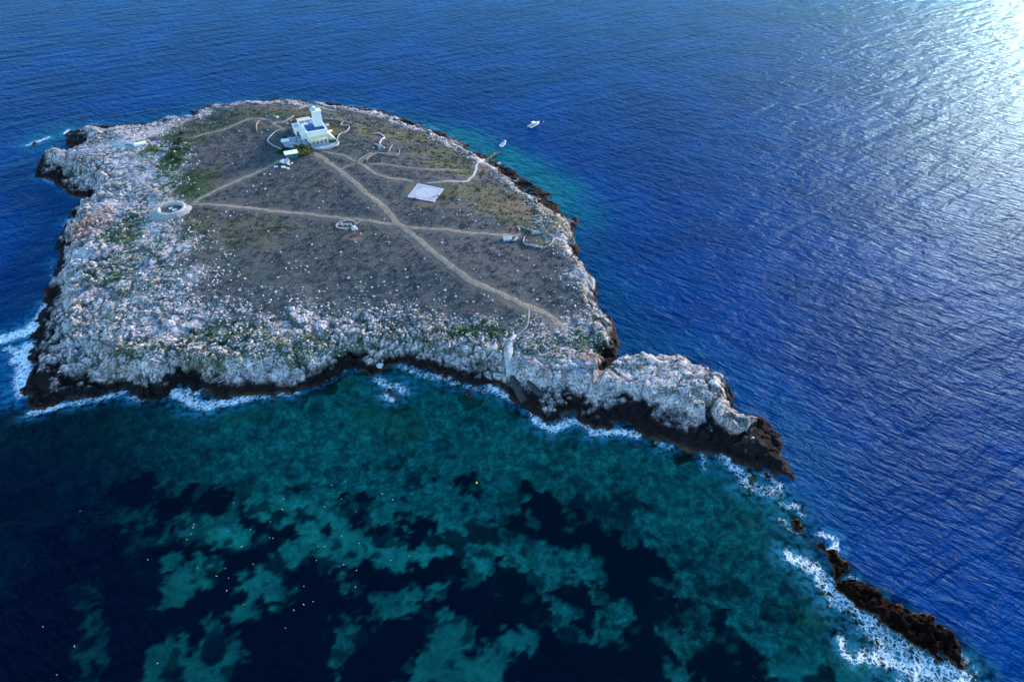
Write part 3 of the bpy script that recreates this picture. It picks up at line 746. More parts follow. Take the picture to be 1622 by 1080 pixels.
FO = [([(2,538),(25,530),(45,526),(54,515)],3.8,1.15),([(26,570),(44,548),(40,575),(34,600),(38,622)],3.4,1.1),([(14,552),(34,560)],2.6,.95),([(52,515),(64,495),(72,480)],2.0,.9),([(12,575),(30,560)],1.6,.7),([(48,655),(70,650),(100,642)],1.8,1),([(72,487),(60,500)],1.6,.7),([(80,440),(86,430)],1.2,.6),
 ([(110,640),(140,634),(170,628),(195,621)],1.9,.9),([(205,630),(225,634)],1.6,.8),([(275,620),(290,628),(310,640),(332,645)],2.8,1),([(330,640),(360,638),(395,630)],2.4,1),([(298,618),(312,622)],2.2,.9),
 ([(400,630),(440,625),(470,622)],2.0,.75),([(500,612),(540,588),(565,584)],1.2,.6),([(600,600),(612,612),(632,612),(642,622)],2.3,.85),([(608,625),(622,634)],1.8,.9),([(637,580),(665,592),(690,598)],2.2,.8),
 ([(690,596),(712,600),(718,606)],2.2,.85),([(720,604),(745,614),(765,620)],1.8,.7),([(775,612),(790,622),(815,632)],2.2,.95),([(845,655),(853,670),(875,680),(895,672)],2.2,1),([(895,665),(925,672),(945,682)],2.4,.8),
 ([(940,686),(980,684),(1010,688)],2.0,1),([(955,692),(930,690)],1.8,.6),([(1040,702),(1065,708)],1.4,.75),([(1045,716),(1060,708)],1.2,.6),([(1112,718),(1117,742)],1.2,.8),([(1140,718),(1160,738),(1185,757)],2.6,.85),([(1180,762),(1205,775),(1228,778)],3.0,.8),
 ([(1210,752),(1238,768)],1.8,.8),([(1240,800),(1262,802),(1270,814)],1.6,.8),([(1240,825),(1250,836),(1262,845)],1.7,.7),([(1250,880),(1272,892),(1296,905)],2.4,.95),([(1298,846),(1322,852),(1326,868),(1312,872)],1.3,.95),
 ([(1290,902),(1306,920),(1318,940),(1332,955)],3.2,.9),([(1345,912),(1358,918)],1.0,.8),([(1335,945),(1355,966),(1372,978)],1.5,1),([(1375,985),(1395,1005),(1415,1018),(1445,1030)],4.6,.85),([(1400,1030),(1430,1045),(1470,1050)],4.0,.85),
 ([(1332,1012),(1336,1032),(1352,1048)],1.3,1),([(1365,1040),(1400,1046),(1420,1052)],2.2,.95),([(1445,1058),(1480,1058),(1520,1072)],4.2,.95),([(1525,1035),(1545,1060)],1.6,.6),([(1440,1085),(1500,1100)],4,.7),
 ([(103,212),(108,206)],1.6,1),([(44,230),(56,226),(76,218)],2.2,.9),([(58,277),(72,286),(88,292)],1.8,.7),([(56,258),(62,262)],1.4,.5),([(108,348),(104,358)],1.9,.8),([(96,300),(130,318)],1.3,.5),([(84,410),(80,425)],1.3,.6),
 ([(296,183),(306,184)],1.8,.9),([(340,165),(352,164)],1.2,.7),([(142,197),(156,196)],1.5,.6),([(436,157),(446,156)],1.0,.8),([(497,161),(505,162)],1.0,.8),([(556,168),(570,170)],1.2,.7),([(585,172),(596,174)],1.2,.7),([(640,188),(650,191)],1,.6),
 ([(672,198),(694,205)],1.0,.7),([(800,258),(808,262)],1,.6),([(1232,690),(1238,700)],.8,.5),([(985,552),(990,548)],1.0,.4)]
foam = np.zeros(UX.shape); halo = np.zeros(UX.shape)
for pts, r, s in FO:
    g = GP(pts); lo = g.min(0) - r * 5; hi = g.max(0) + r * 5
    bb = (UX > lo[0]) & (UX < hi[0]) & (UY > lo[1]) & (UY < hi[1])
    d = seg_dist(UX[bb], UY[bb], g)
    foam[bb] = np.maximum(foam[bb], s * sstep(r * 1.6, r * .2, d)); halo[bb] = np.maximum(halo[bb], s * sstep(r * 3.2, r * .5, d))
rim = sstep(2.6, .2, offw + (fbm(UX / 3, UY / 3, 3, 88) - .5) * 2.6) * .42 * sstep(.42, .6, fbm(UX / 12, UY / 12, 3, 89))
foam = np.maximum(foam, rim)

def water_mat():
    t = NT('sea_water'); v = t.pos()
    clr = t.attr('clear'); fr = t.attr('fringe'); fo = t.attr('foam'); ha = t.attr('halo')
    # waves: wind ripple, chop, swell, all laid out on the sea itself
    rip = t.noise(t.mapping(v, R(-36), 3.0, 1.3), 1.0, 4, .6, .5)
    rip2 = t.noise(t.mapping(v, R(-20), 1.6, .6), 1.0, 3, .6)
    chop = t.noise(t.mapping(v, R(-38), 8.5, 3.6), 1.0, 4, .5, .5)
    swell = t.noise(t.mapping(v, R(33), 26, 8), 1.0, 3, .5, .4)
    gust = t.noise(v, .02, 5, .6)
    calm = t.val(clr, .1, .7, 1.0, .32)
    h = t.math('ADD', t.math('MULTIPLY', rip, .92), t.math('MULTIPLY', rip2, .16))
    h = t.math('ADD', h, t.math('MULTIPLY', chop, 1.7))
    h = t.math('MULTIPLY', h, calm)
    h = t.math('ADD', h, t.math('MULTIPLY', swell, 3.0))
    bn = t.bump(h, .85, 1.0)
    # light scattered back by the water itself
    deep = t.mix(t.val(gust, .4, .65), (0.0002, 0.030, 0.145), (0.0002, 0.042, 0.200))
    teal = t.mix(t.noise(v, .15, 4, .6), (0.001, 0.085, 0.155), (0.002, 0.14, 0.20))
    body = t.mix(fr, deep, teal)
    nav = t.mix(t.attr('bay'), body, (0.0003, 0.004, 0.019))
    df = t.n('BsdfDiffuse'); t.l(nav, df.inputs['Color']); t.l(t.bump(h, 2.6, 1.0), df.inputs['Normal'])
    tp = t.n('BsdfTransparent'); tp.inputs['Color'].default_value = (0.15, 0.72, 0.72, 1)
    m1 = t.n('MixShader'); t.l(clr, m1.inputs[0]); t.l(df.outputs[0], m1.inputs[1]); t.l(tp.outputs[0], m1.inputs[2])
    gl = t.n('BsdfGlossy'); gl.inputs['Roughness'].default_value = .13; gl.inputs['Color'].default_value = (.26, .76, 1, 1)
    gb = t.n('BsdfGlossy'); gb.inputs['Roughness'].default_value = .40; gb.inputs['Color'].default_value = (.70, .85, 1, 1); t.l(bn, gb.inputs['Normal'])
    gm_ = t.n('MixShader'); gm_.inputs[0].default_value = .42; t.l(gl.outputs[0], gm_.inputs[1]); t.l(gb.outputs[0], gm_.inputs[2]); t.l(bn, gl.inputs['Normal'])
    fz = t.n('Fresnel'); fz.inputs['IOR'].default_value = 1.34; t.l(bn, fz.inputs['Normal'])
    fg = t.n('Fresnel'); fg.inputs['IOR'].default_value = 1.34
    m2 = t.n('MixShader'); t.l(t.math('MULTIPLY', fz.outputs[0], t.math('ADD', t.math('MULTIPLY', fg.outputs[0], .80), .004)), m2.inputs[0]); t.l(m1.outputs[0], m2.inputs[1]); t.l(gm_.outputs[0], m2.inputs[2])
    # foam: lace of bubbles
    wv = t.n('VectorMath', operation='ADD'); nz = t.n('TexNoise'); nz.inputs['Scale'].default_value = .55; nz.inputs['Detail'].default_value = 4; t.l(v, nz.inputs['Vector'])
    s2 = t.n('VectorMath', operation='SCALE'); t.l(nz.outputs['Color'], s2.inputs[0]); s2.inputs['Scale'].default_value = 3.2
    t.l(v, wv.inputs[0]); t.l(s2.outputs[0], wv.inputs[1])
    lace = t.val(t.vor(wv.outputs[0], .8, 'DISTANCE_TO_EDGE'), 0, .26, 1, 0, False)
    lace2 = t.val(t.vor(wv.outputs[0], 2.2, 'DISTANCE_TO_EDGE'), 0, .26, 1, 0, False)
    tex = t.math('ADD', t.math('MULTIPLY', lace, .32), t.math('MULTIPLY', lace2, .14))
    tex = t.math('ADD', tex, t.math('MULTIPLY', t.noise(t.mapping(v, R(60), 1.6, .8), .6, 6, .78), 1.25))
    fm = t.val(t.math('ADD', tex, t.math('MULTIPLY', fo, .70)), 1.30, 1.82)
    fm = t.math('MULTIPLY', fm, t.val(fo, .02, .25))
    hz = t.math('MULTIPLY', t.math('MULTIPLY', ha, t.val(t.noise(v, .4, 4, .7), .38, .62)), .6)
    # whitecaps glinting on the open chop
    cap = t.val(t.noise(t.mapping(v, R(-34), 2.2, .55), 1.0, 2, .5), .76, .83)
    cap = t.math('MULTIPLY', t.math('MULTIPLY', cap, t.val(chop, .5, .62)), t.val(clr, 0, .3, .40, .015))
    aer = t.n('BsdfDiffuse'); aer.inputs['Color'].default_value = (0.03, 0.25, 0.40, 1)
    m3 = t.n('MixShader'); t.l(hz, m3.inputs[0]); t.l(m2.outputs[0], m3.inputs[1]); t.l(aer.outputs[0], m3.inputs[2])
    fd = t.n('BsdfDiffuse'); fd.inputs['Color'].default_value = (0.86, 0.91, 0.93, 1)
    m4 = t.n('MixShader'); t.l(t.math('MAXIMUM', fm, cap), m4.inputs[0]); t.l(m3.outputs[0], m4.inputs[1]); t.l(fd.outputs[0], m4.inputs[2])
    t.l(m4.outputs[0], t.out.inputs[0]); return t.m
nx, ny = len(WX), len(WY)
ii = np.arange(nx * ny).reshape(ny, nx)
cellin = (dw > 7)
cq = ~(cellin[:-1, :-1] & cellin[1:, 1:] & cellin[1:, :-1] & cellin[:-1, 1:])
WF = np.stack([ii[:-1, :-1][cq], ii[:-1, 1:][cq], ii[1:, 1:][cq], ii[1:, :-1][cq]], 1)
tag(npmesh('sea', np.column_stack([UX.ravel(), UY.ravel(), np.zeros(UX.size)]), WF, water_mat(),
    attrs={'clear': clear.ravel(), 'bay': (sh_in * near * sstep(8, 30, offw + 60 * sstep(-180, -130, UX))).ravel(), 'fringe': fringe.ravel(), 'foam': foam.ravel(), 'halo': halo.ravel()}, smooth=True), kind='structure')

# ------------------------------------------------------------------ scattered stones and scrub (uncountable)
phi = (1 + 5 ** .5) / 2
ICO = np.array([(-1,phi,0),(1,phi,0),(-1,-phi,0),(1,-phi,0),(0,-1,phi),(0,1,phi),(0,-1,-phi),(0,1,-phi),(phi,0,-1),(phi,0,1),(-phi,0,-1),(-phi,0,1)], float); ICO /= np.linalg.norm(ICO[0])
ICF = np.array([(0,11,5),(0,5,1),(0,1,7),(0,7,10),(0,10,11),(1,5,9),(5,11,4),(11,10,2),(10,7,6),(7,1,8),(3,9,4),(3,4,2),(3,2,6),(3,6,8),(3,8,9),(4,9,5),(2,4,11),(6,2,10),(8,6,7),(9,8,1)])
def scatter(name, n, dens, rmin, rmax, mat, squash=(.45, .8), power=2.5, sink=.25, jag=.28):
    # dens: array on the grid, 0..1
    xs = RNG.uniform(GX[0] + 1, GX[-1] - 1, n * 12); ys = RNG.uniform(GY[0] + 1, GY[-1] - 1, n * 12)
    k = RNG.uniform(0, 1, len(xs)) < lookup(dens, xs, ys)
    xs = xs[k][:n]; ys = ys[k][:n]; n = len(xs)
    r = rmin + (rmax - rmin) * RNG.uniform(0, 1, n) ** power
    th = RNG.uniform(0, 2 * np.pi, n)
    S = np.column_stack([r, r * RNG.uniform(.6, 1, n), r * RNG.uniform(*squash, n)])
    v = ICO[None] * (1 + RNG.uniform(-jag, jag, (n, 12, 1)))
    v = v * S[:, None, :]
    c, s = np.cos(th)[:, None], np.sin(th)[:, None]
    x = v[..., 0] * c - v[..., 1] * s; y = v[..., 0] * s + v[..., 1] * c
    z = lookup(Z, xs, ys)
    Vv = np.stack([x + xs[:, None], y + ys[:, None], v[..., 2] + (z + S[:, 2] * (1 - 2 * sink))[:, None]], -1).reshape(-1, 3)
    Ff = (ICF[None] + (np.arange(n) * 12)[:, None, None]).reshape(-1, 3)
    return npmesh(name, Vv, Ff, mat)
nbig = fbm(XX / 7, YY / 7, 4, 201); nsm = fbm(XX / 2.5, YY / 2.5, 3, 202)
high = sstep(2.9 - 1.6 * farside, 3.9 - 1.8 * farside, Z)
south = sstep(205, 165, YY + (fbm(XX / 20, YY / 20, 3, 207) - .5) * 40)
dens_r = high * (rockiness * .30 + .006 + .5 * sstep(.5, .0, np.abs(scrub - .45)) * sstep(.46, .58, nsm) + .62 * south * sstep(.45, .6, nbig) + .06 * sstep(.56, .7, nbig)) * (1 - trod) * (1 - .8 * slab * rockiness) * (.35 + nsm) * (.45 + .75 * sstep(.42, .58, fbm(XX / 11, YY / 11, 4, 211)))
dens_r = dens_r
for c_, r_ in ((LHC, 15), (_pc, 12), (_rc, 8)):
    dens_r = dens_r * sstep(r_, r_ + 4, np.hypot(XX - c_[0], YY - c_[1]))
pen = sdist(XX, YY, GP([(985,540),(1150,560),(1300,760),(1200,790),(1000,700),(945,640)], 4)) > 0
dens_r = dens_r * np.where(pen, .12, 1)
tag(scatter('rubble', 20000, np.clip(dens_r, 0, 1), .10, .55, M['rubble']), kind='stuff')
slope_ok = high
dens_g = slope_ok * np.clip(green * .5 + olive * .3, 0, 1) * sstep(.42, .58, nsm) * (1 - trod)
def tufts(name, n, dens, rmin, rmax, mat, leaves=9):
    xs = RNG.uniform(GX[0] + 1, GX[-1] - 1, n * 12); ys = RNG.uniform(GY[0] + 1, GY[-1] - 1, n * 12)
    k = RNG.uniform(0, 1, len(xs)) < lookup(dens, xs, ys)
    xs = xs[k][:n]; ys = ys[k][:n]; n = len(xs)
    r = rmin + (rmax - rmin) * RNG.uniform(0, 1, n) ** 2
    z = lookup(Z, xs, ys)
    d = RNG.normal(0, 1, (n, leaves, 3)); d[..., 2] = np.abs(d[..., 2]) + .1; d /= np.linalg.norm(d, axis=-1)[..., None]
    c = np.stack([xs, ys, z], -1)[:, None] + d * (r[:, None] * RNG.uniform(.45, 1, (n, leaves)))[..., None] * np.array([1, 1, .7])
    t1 = RNG.normal(0, 1, (n, leaves, 3)); t1 /= np.linalg.norm(t1, axis=-1)[..., None]
    t2 = np.cross(d, t1) ; s = (r[:, None] * .42)[..., None]
    Vv = np.stack([c + t1 * s, c + t2 * s, c - t1 * s * .6 - t2 * s * .6], 2).reshape(-1, 3)
    return npmesh(name, Vv, np.arange(len(Vv)).reshape(-1, 3), mat)
tag(tufts('ground_cover', 9000, np.clip(dens_g, 0, 1), .25, .95, M['leaf'], 12), kind='stuff')
def dryscrub():
    t = NT('dry_scrub'); f = t.noise(t.pos(), .3, 5, .8)
    c = t.ramp(f, [(0.3, (0.02, 0.04, 0.045)), (0.5, (0.065, 0.065, 0.07)), (0.7, (0.12, 0.10, 0.085))])
    return t.principled(c, .9, None, .1)
tag(tufts('dry_scrub', 15000, np.clip(scrub * (1 - trod) * .9 * sstep(.35, .65, nsm) * sstep(9, 14, np.hypot(XX - _pc[0], YY - _pc[1])), 0, 1), .25, .7, dryscrub(), 8), kind='stuff')

# ------------------------------------------------------------------ single boulders
def ball(rad, jag, seed, sub=2, sq=(1, .85, .7)):
    v = ICO.copy(); f = ICF.copy()
    for _ in range(sub):
        cache = {}; nf = []; vl = list(v)
        def mid(a, b):
            k = (min(a, b), max(a, b))
            if k not in cache:
                m = vl[a] + vl[b]; vl.append(m / np.linalg.norm(m)); cache[k] = len(vl) - 1
            return cache[k]
        for a, b, c in f:
            ab, bc, ca = mid(a, b), mid(b, c), mid(c, a); nf += [(a, ab, ca), (b, bc, ab), (c, ca, bc), (ab, bc, ca)]
        v = np.array(vl); f = np.array(nf)
    rr = 1 + jag * (fbm(v[:, 0] * 1.7 + seed * 7 + v[:, 2], v[:, 1] * 1.7 + seed * 3 - v[:, 2] * .7, 3, seed) - .5) * 2
    return v * rr[:, None] * rad * np.array(sq), f
BV = [ball(1, .45, s, 2) for s in (1, 2, 3, 4)]
bmesh_ = []
for i, (v, f) in enumerate(BV):
    me = bpy.data.meshes.new('boulder'); me.from_pydata([tuple(x) for x in v], [], [tuple(map(int, x)) for x in f]); me.materials.append(M['boulder']); bmesh_.append(me)
def boulder(px, py, r, label, group=None, i=0):
    p = P(px, py); o = link(bpy.data.objects.new('boulder', bmesh_[i % 4])); o.location = (p[0], p[1], p[2] + r * .3); o.scale = (r, r, r); o.rotation_euler = (0, 0, i * 1.3)
    return tag(o, label, 'boulder', group)
boulder(242, 417, 1.15, 'round white boulder above the rocky left slope, beside green weeds', None, 0)
boulder(237, 586, 1.3, 'big pale boulder at the top edge of the black south cliff', None, 1)
boulder(272, 514, 1.5, 'largest pale boulder on the stony lower left slope', None, 2)
boulder(207, 520, 1.0, 'pinkish boulder left of the largest one on the lower slope', None, 3)
boulder(463, 490, 1.0, 'white boulder alone where the scrub meets the stony belt', None, 1)
boulder(562, 363.5, 1.35, 'white boulder at the edge of the stone circle beside the footpath', None, 2)
boulder(602, 580, 1.1, 'pale boulder fallen at the foot of the middle cliff', None, 3)
boulder(790, 260, .9, 'pale boulder on the black shore right of the jetty', None, 0)
gb = [(299,438),(312,446),(330,452),(289,455),(305,467),(343,430),(322,421),(296,412),(283,398),(275,388),(268,380),(437,463),(455,470),(480,455),(505,462),(520,480),(535,452),(552,441),(571,447),
 (588,440),(610,452),(628,461),(583,330),(604,412),(645,440),(662,455),(680,452),(705,460),(722,470),(740,478),(765,482),(780,476),(500,410),(470,425),(440,440),(415,455),(398,466),(380,460),(362,470),
 (350,482),(560,472),(592,470),(640,478),(690,435),(420,300),(505,330),(470,375),(540,400),(595,372),(616,384),(700,345),(745,340),(777,335),(790,405),(820,430),(845,460),(860,440),(700,385)]
for i, (px, py) in enumerate(gb):
    boulder(px + .01, py, .26 + .26 * ((i * 37) % 10) / 10, 'small pale boulder lying loose in the dark scrub of the plateau', 'loose pale boulders on the scrub', i)

# ------------------------------------------------------------------ single shrubs
def shrub_mesh(seed, n=420):
    rg = np.random.default_rng(seed)
    lob = rg.normal(0, .38, (7, 3)); lob[:, 2] = np.abs(lob[:, 2]) * .8 + .25
    li = rg.integers(0, 7, n); d = rg.normal(0, 1, (n, 3)); d /= np.linalg.norm(d, axis=1)[:, None]
    c = lob[li] + d * rg.uniform(.25, .5, (n, 1)); c[:, 2] = np.maximum(c[:, 2], .02)
    t1 = rg.normal(0, 1, (n, 3)); t1 /= np.linalg.norm(t1, axis=1)[:, None]; t2 = np.cross(d, t1)
    s = rg.uniform(.07, .16, (n, 1))
    return np.stack([c + t1 * s, c + t2 * s, c - t1 * s, c - t2 * s], 1).reshape(-1, 3), np.arange(n * 4).reshape(-1, 4)
def shrub(px, py, r, h, mat, label, group, seed):
    p = P(px, py); e = empty('shrub', (p[0], p[1], p[2]), seed * 1.1)
    V, F = shrub_mesh(seed)
    npmesh('foliage', V * np.array([r, r, h]), F, M[mat], e)
    MB().cone(0, 0, -.2, h * .7, .09 * r, .03 * r, 6).tube((0, 0, .1), (.35 * r, .1 * r, .7 * h), .04 * r).tube((0, 0, .1), (-.3 * r, .2 * r, .6 * h), .04 * r).build('stem', M['wood'], e)
    return tag(e, label, 'shrub', group)
for i, (px, py, r) in enumerate([(766,511,1.5),(757,520,1.1),(735,526,1.6),(748,517,1.0),(779,518,1.1),(776,527,1.0)]):
    shrub(px, py, r, r * .7, 'leaf', ['round green cushion shrub right in the middle of the cluster above the ramp', 'small cushion shrub just left of the middle one above the ramp', 'leftmost and largest cushion shrub of the cluster above the ramp', 'cushion shrub between the leftmost and the middle ones above the ramp', 'rightmost cushion shrub of the cluster above the ramp', 'lowest cushion shrub of the cluster, nearest the ramp'][i], 'cushion shrubs above the slipway', 20 + i)
for i, (px, py, r) in enumerate([(306,526,1.5),(331,530,1.5),(391,538,1.7),(334,562,1.2),(372,511,1.1),(352,545,1.2)]):
    shrub(px, py, r, r * .7, 'leafdark', ['leftmost dark shrub of the stony belt above the near left shore', 'dark shrub right beside the leftmost one in the stony belt', 'biggest and rightmost dark shrub of the stony belt', 'dark shrub nearest the cliff edge in the stony belt', 'topmost dark shrub of the stony belt, close to the scrub', 'dark shrub midway between the cliff edge one and the biggest one'][i], 'dark shrubs in the stony belt', 40 + i)
for i, (px, py, r) in enumerate([(281,229,2.8),(275,238,2.4),(277,247,2.6),(279,255,2.0),(286,222,2.2),(288,212,2.0)]):
    shrub(px, py, r, r * .55, 'leafdark', ['large dark bush in the middle of the row beside the upper left rocks', 'dark bush just below the middle one, leftmost of the row', 'dark bush second from the near end of the row', 'smallest dark bush at the near end of the row', 'dark bush second from the far end of the row', 'dark bush at the far end of the row by the upper left rocks'][i], 'row of dark bushes at the upper left', 60 + i)
for i, (px, py, r) in enumerate([(472,238,2.2),(479,236,2.4),(486,238,2.2),(483,245,2.0),(476,247,1.8),(489,244,1.7)]):
    shrub(px, py, r, r * 1.1, 'leafolive', ['yellow-green bush nearest the top right corner of the hut roof', 'tallest yellow-green bush in the middle of the clump beside the hut', 'yellow-green bush of the clump nearest the lighthouse porch', 'yellow-green bush on the near side of the clump by the hut', 'yellow-green bush touching the right wall of the hut', 'rightmost yellow-green bush where the main path begins'][i], 'yellow-green bushes by the hut', 80 + i)
for i, (px, py, r) in enumerate([(450,240,2.0),(443,243,1.8),(455,237,1.6)]):
    shrub(px, py, r, r * .7, 'leafdark', ['dark bush closest to the left side of the flat roofed hut', 'leftmost of the three dark bushes left of the hut', 'dark bush behind the hut towards the paved yard'][i], 'dark bushes left of the hut', 95 + i)
for i, (px, py, r) in enumerate([(528,216,1.5),(531,223,1.5),(526,226,1.3)]):
    shrub(px, py, r, r * .8, 'leafolive', ['olive bush farthest back in the yard right of the porch', 'rightmost olive bush in the yard beside the porch', 'olive bush nearest the curved terrace wall of the porch'][i], 'olive bushes in the lighthouse yard', 110 + i)
shrub(703, 311, 1.6, .8, 'leafolive', 'olive bush at the right edge of the white helipad', None, 130)
shrub(657, 316, 1.0, .5, 'leaf', 'small green bush at the near left edge of the helipad', None, 131)
shrub(240, 238, 3.4, 1.0, 'leafolive', 'broad yellow-green bush beside the white ruined slab', None, 132)

# ------------------------------------------------------------------ walls
def wall(pts, h, w, label, cat='stone wall', mat='stonewall', name='stone_wall', group=None, closed=False, step=.5, px=True):
    c = [P(*p)[:2] for p in pts] if px else [np.array(p[:2]) for p in pts]
    if closed: c = c + [c[0]]
    c = catmull(c, step); n = len(c); nr = side_normals(c); o = c.mean(0); s = np.arange(n)
    zg = lookup(Z, c[:, 0], c[:, 1])
    if h > 1: zg = zg * 0 + zg.mean()
    hh = h * (.8 + .4 * fbm(s / 2.5, s * 0 + h, 3, 4)); ww = w * (.85 + .3 * fbm(s / 2.0, s * 0 + w, 2, 9))
    prof = [(-.5, -.5), (-.42, 1.0), (-.15, 1.06), (.15, 1.04), (.42, .98), (.5, -.5)]
    V = []
    for a, b in prof:
        q = c + nr * (ww * a)[:, None]
        V.append(np.column_stack([q - o + RNG.uniform(-.05, .05, q.shape), zg + (hh * b if b > 0 else -.4) + (RNG.uniform(-.12, .12, n) if b > 0 else 0)]))
    V = np.stack(V, 1).reshape(-1, 3); k = len(prof)
    F = [(i * k + j, (i + 1) * k + j, (i + 1) * k + j + 1, i * k + j + 1) for i in range(n - 1) for j in range(k - 1)]
    F += [(0, 1, 4, 5), (1, 2, 3, 4)] + [((n - 1) * k + 5, (n - 1) * k + 4, (n - 1) * k + 1, (n - 1) * k), ((n - 1) * k + 4, (n - 1) * k + 3, (n - 1) * k + 2, (n - 1) * k + 1)]
    ob = npmesh(name, V, F, M[mat]); ob.location = (o[0], o[1], 0)
    return tag(ob, label, cat, group)
wall([(449,205),(438,208),(427,218),(424,224),(430,229),(437,233),(447,237)], .35, .5, 'curved pale wall bending around the ground left of the lighthouse yard', mat='concrete')
wall([(407,209),(406,202),(408,195),(416,192),(427,192),(432,197)], .6, .6, 'low hooked stone wall at the far left of the lighthouse grounds', mat='stonedim')
wall([(514,189),(533,190),(545,193),(557,197)], .6, .45, 'straight pale wall running right from the foot of the tower', mat='stonewall')
wall([(545,193),(540,199),(553,200),(550,208),(538,214),(534,222)], .6, .45, 'zigzag pale wall closing the olive yard right of the lighthouse', mat='stonewall')
wall([(440,198),(452,193),(462,187),(466,184)], .5, .5, 'short stone wall leading to the left rear corner of the lighthouse', mat='stonedim')
wall([(595,212),(599,212),(604,214),(609,219),(604,223),(601,229),(604,233),(609,235)], .6, .75, 'thick pale S-shaped trench wall above the loop of path', mat='concrete')
wall([(593,229),(598,231),(602,237)], .7, .6, 'short pale wall left of the lower end of the trench', mat='stonewall')
wall([(581,257),(582,252),(587,248),(594,245),(602,244),(616,247),(627,247),(632,243),(633,238)], .45, .45, 'thin looping stone edge below the S-shaped trench', mat='stonedim')
wall([(566,257),(573,251),(580,247),(588,243)], .35, .4, 'thin stone kerb left of the looping stone edge', mat='stonedim')
wall([(831,376),(829,383),(833,388),(841,389),(855,392),(865,392),(872,387.5),(878,379)], .55, .5, 'pale wall on the near side of the oval enclosure at the right', mat='stonewall')
wall([(878,379),(873,374),(861,369),(850.5,371),(841,366),(831.5,362.7),(825,360)], .5, .42, 'wavy stone wall on the far side of the oval enclosure at the right', mat='stonewall')
wall([(861,369.5),(863,375),(864,379)], .4, .3, 'short stone spur inside the oval enclosure', mat='stonedim')
wall([(819,359),(822,362),(823,366)], .5, .7, 'broken pinkish wall stub at the left end of the oval enclosure', mat='stonewall')
# stone circle by the path
cc = P(548, 356)
wall([(cc[0] + 3.9 * math.cos(a) , cc[1] + 3.3 * math.sin(a)) for a in np.linspace(.5, 2 * math.pi + .1, 14)], .28, .75, 'ring of piled pale stones below the footpath, beside the white boulder', 'stone circle', 'stonewall', 'stone_circle', px=False)
wall([(562,357),(566,354),(570,351)], .3, .5, 'short line of stones joining the stone circle to the path', mat='stonedim')

wall([(cc[0] + x, cc[1] + y) for x, y in ((-3.2, -.4), (-2.2, .9), (-1.2, -.8), (-.2, .8), (.8, -.9), (1.7, .5), (2.6, -1.4))], .28, .9, 'heap of loose stones filling the stone circle below the footpath', 'stone heap', 'stonewall', 'stone_heap', px=False)

# gun emplacement (ring with a sloping stone skirt)
rc_ = _rc; e = empty('ring_fort', (rc_[0], rc_[1], RINGZ), R(8))
tag(e, 'round stone-walled emplacement with a sloping pale skirt at the left end of the paths', 'ring fort')
def ring(r0, z0, r1, z1, a0, a1, n=64, jag=.12, name='ring', mat='stonewall', cap=None, parent=None):
    V = []; prof = [(r0, z0), (r1, z1)] if cap is None else cap
    k = len(prof); aa = np.linspace(a0, a1, n)
    for i, a in enumerate(aa):
        for (r, z) in prof:
            j = RNG.uniform(-jag, jag); V.append(((r + j) * math.cos(a), (r + j) * math.sin(a), z + RNG.uniform(-jag, jag) * .6))
    F = [(i * k + j, (i + 1) * k + j, (i + 1) * k + j + 1, i * k + j + 1) for i in range(n - 1) for j in range(k - 1)]
    return npmesh(name, V, F, M[mat], parent)
ring(0, 0, 0, 0, R(-190), R(128), cap=[(4.5, -.4), (4.6, 1.35), (4.9, 1.5), (5.5, 1.45), (5.7, 1.3), (5.8, 1.1)], name='parapet', mat='concrete', parent=e, jag=.07)
ring(0, 0, 0, 0, R(-185), R(20), cap=[(5.6, 1.15), (6.6, .7), (7.7, .15), (8.8, -.6)], name='stone_skirt', mat='stonewall', parent=e, jag=.22)
MB().cone(0, 0, .02, .06, 4.6, 4.6, 40).build('floor', M['reddirt'], e)
cb = MB(); cb.box(-1.0, .6, .9, 2.0, .05, .55, .3); cb.build('concrete_block', M['white'], e, .05)
cb = MB(); cb.box(-.9, .9, -.7, .5, .05, .5, .5, (1.2, 0)); cb.build('concrete_block', M['white'], e, .05)
cb = MB(); cb.box(-.8, .8, -.3, .3, .05, .4, .5, (2.4, -1.6)); cb.build('concrete_block', M['white'], e, .05)
cb = MB(); cb.cone(-.2, 1.4, .05, .9, .5, .4, 12); cb.build('gun_mount', M['concrete'], e)

# bunker ruin near the oval enclosure
p = P(804, 380); e = empty('bunker_ruin', (p[0], p[1], p[2] - .1), R(14)); tag(e, 'broken pale concrete bunker roof sunk in the scrub left of the oval enclosure', 'bunker')
MB().prism([(-1.9, -1.2), (1.6, -1.0), (2.0, 1.2), (-1.6, 1.4)], 0, [1.0, .9, 1.2, 1.3]).build('roof_slab', M['concrete'], e, .05)
MB().prism([(1.7, -1.6), (3.0, -1.4), (4.6, .3), (3.6, .5)], 0, [.7, .7, .9, .9]).build('side_slab', M['concrete'], e, .05)
MB().box(-1.2, 1.9, -1.9, -1.3, 0, .35).build('sill', M['shade_blue_roof'], e)
MB().prism([(2.0, .9), (6.0, 1.9), (5.9, 2.3), (1.9, 1.5)], 0, .7).build('wing_wall', M['stonewall'], e)

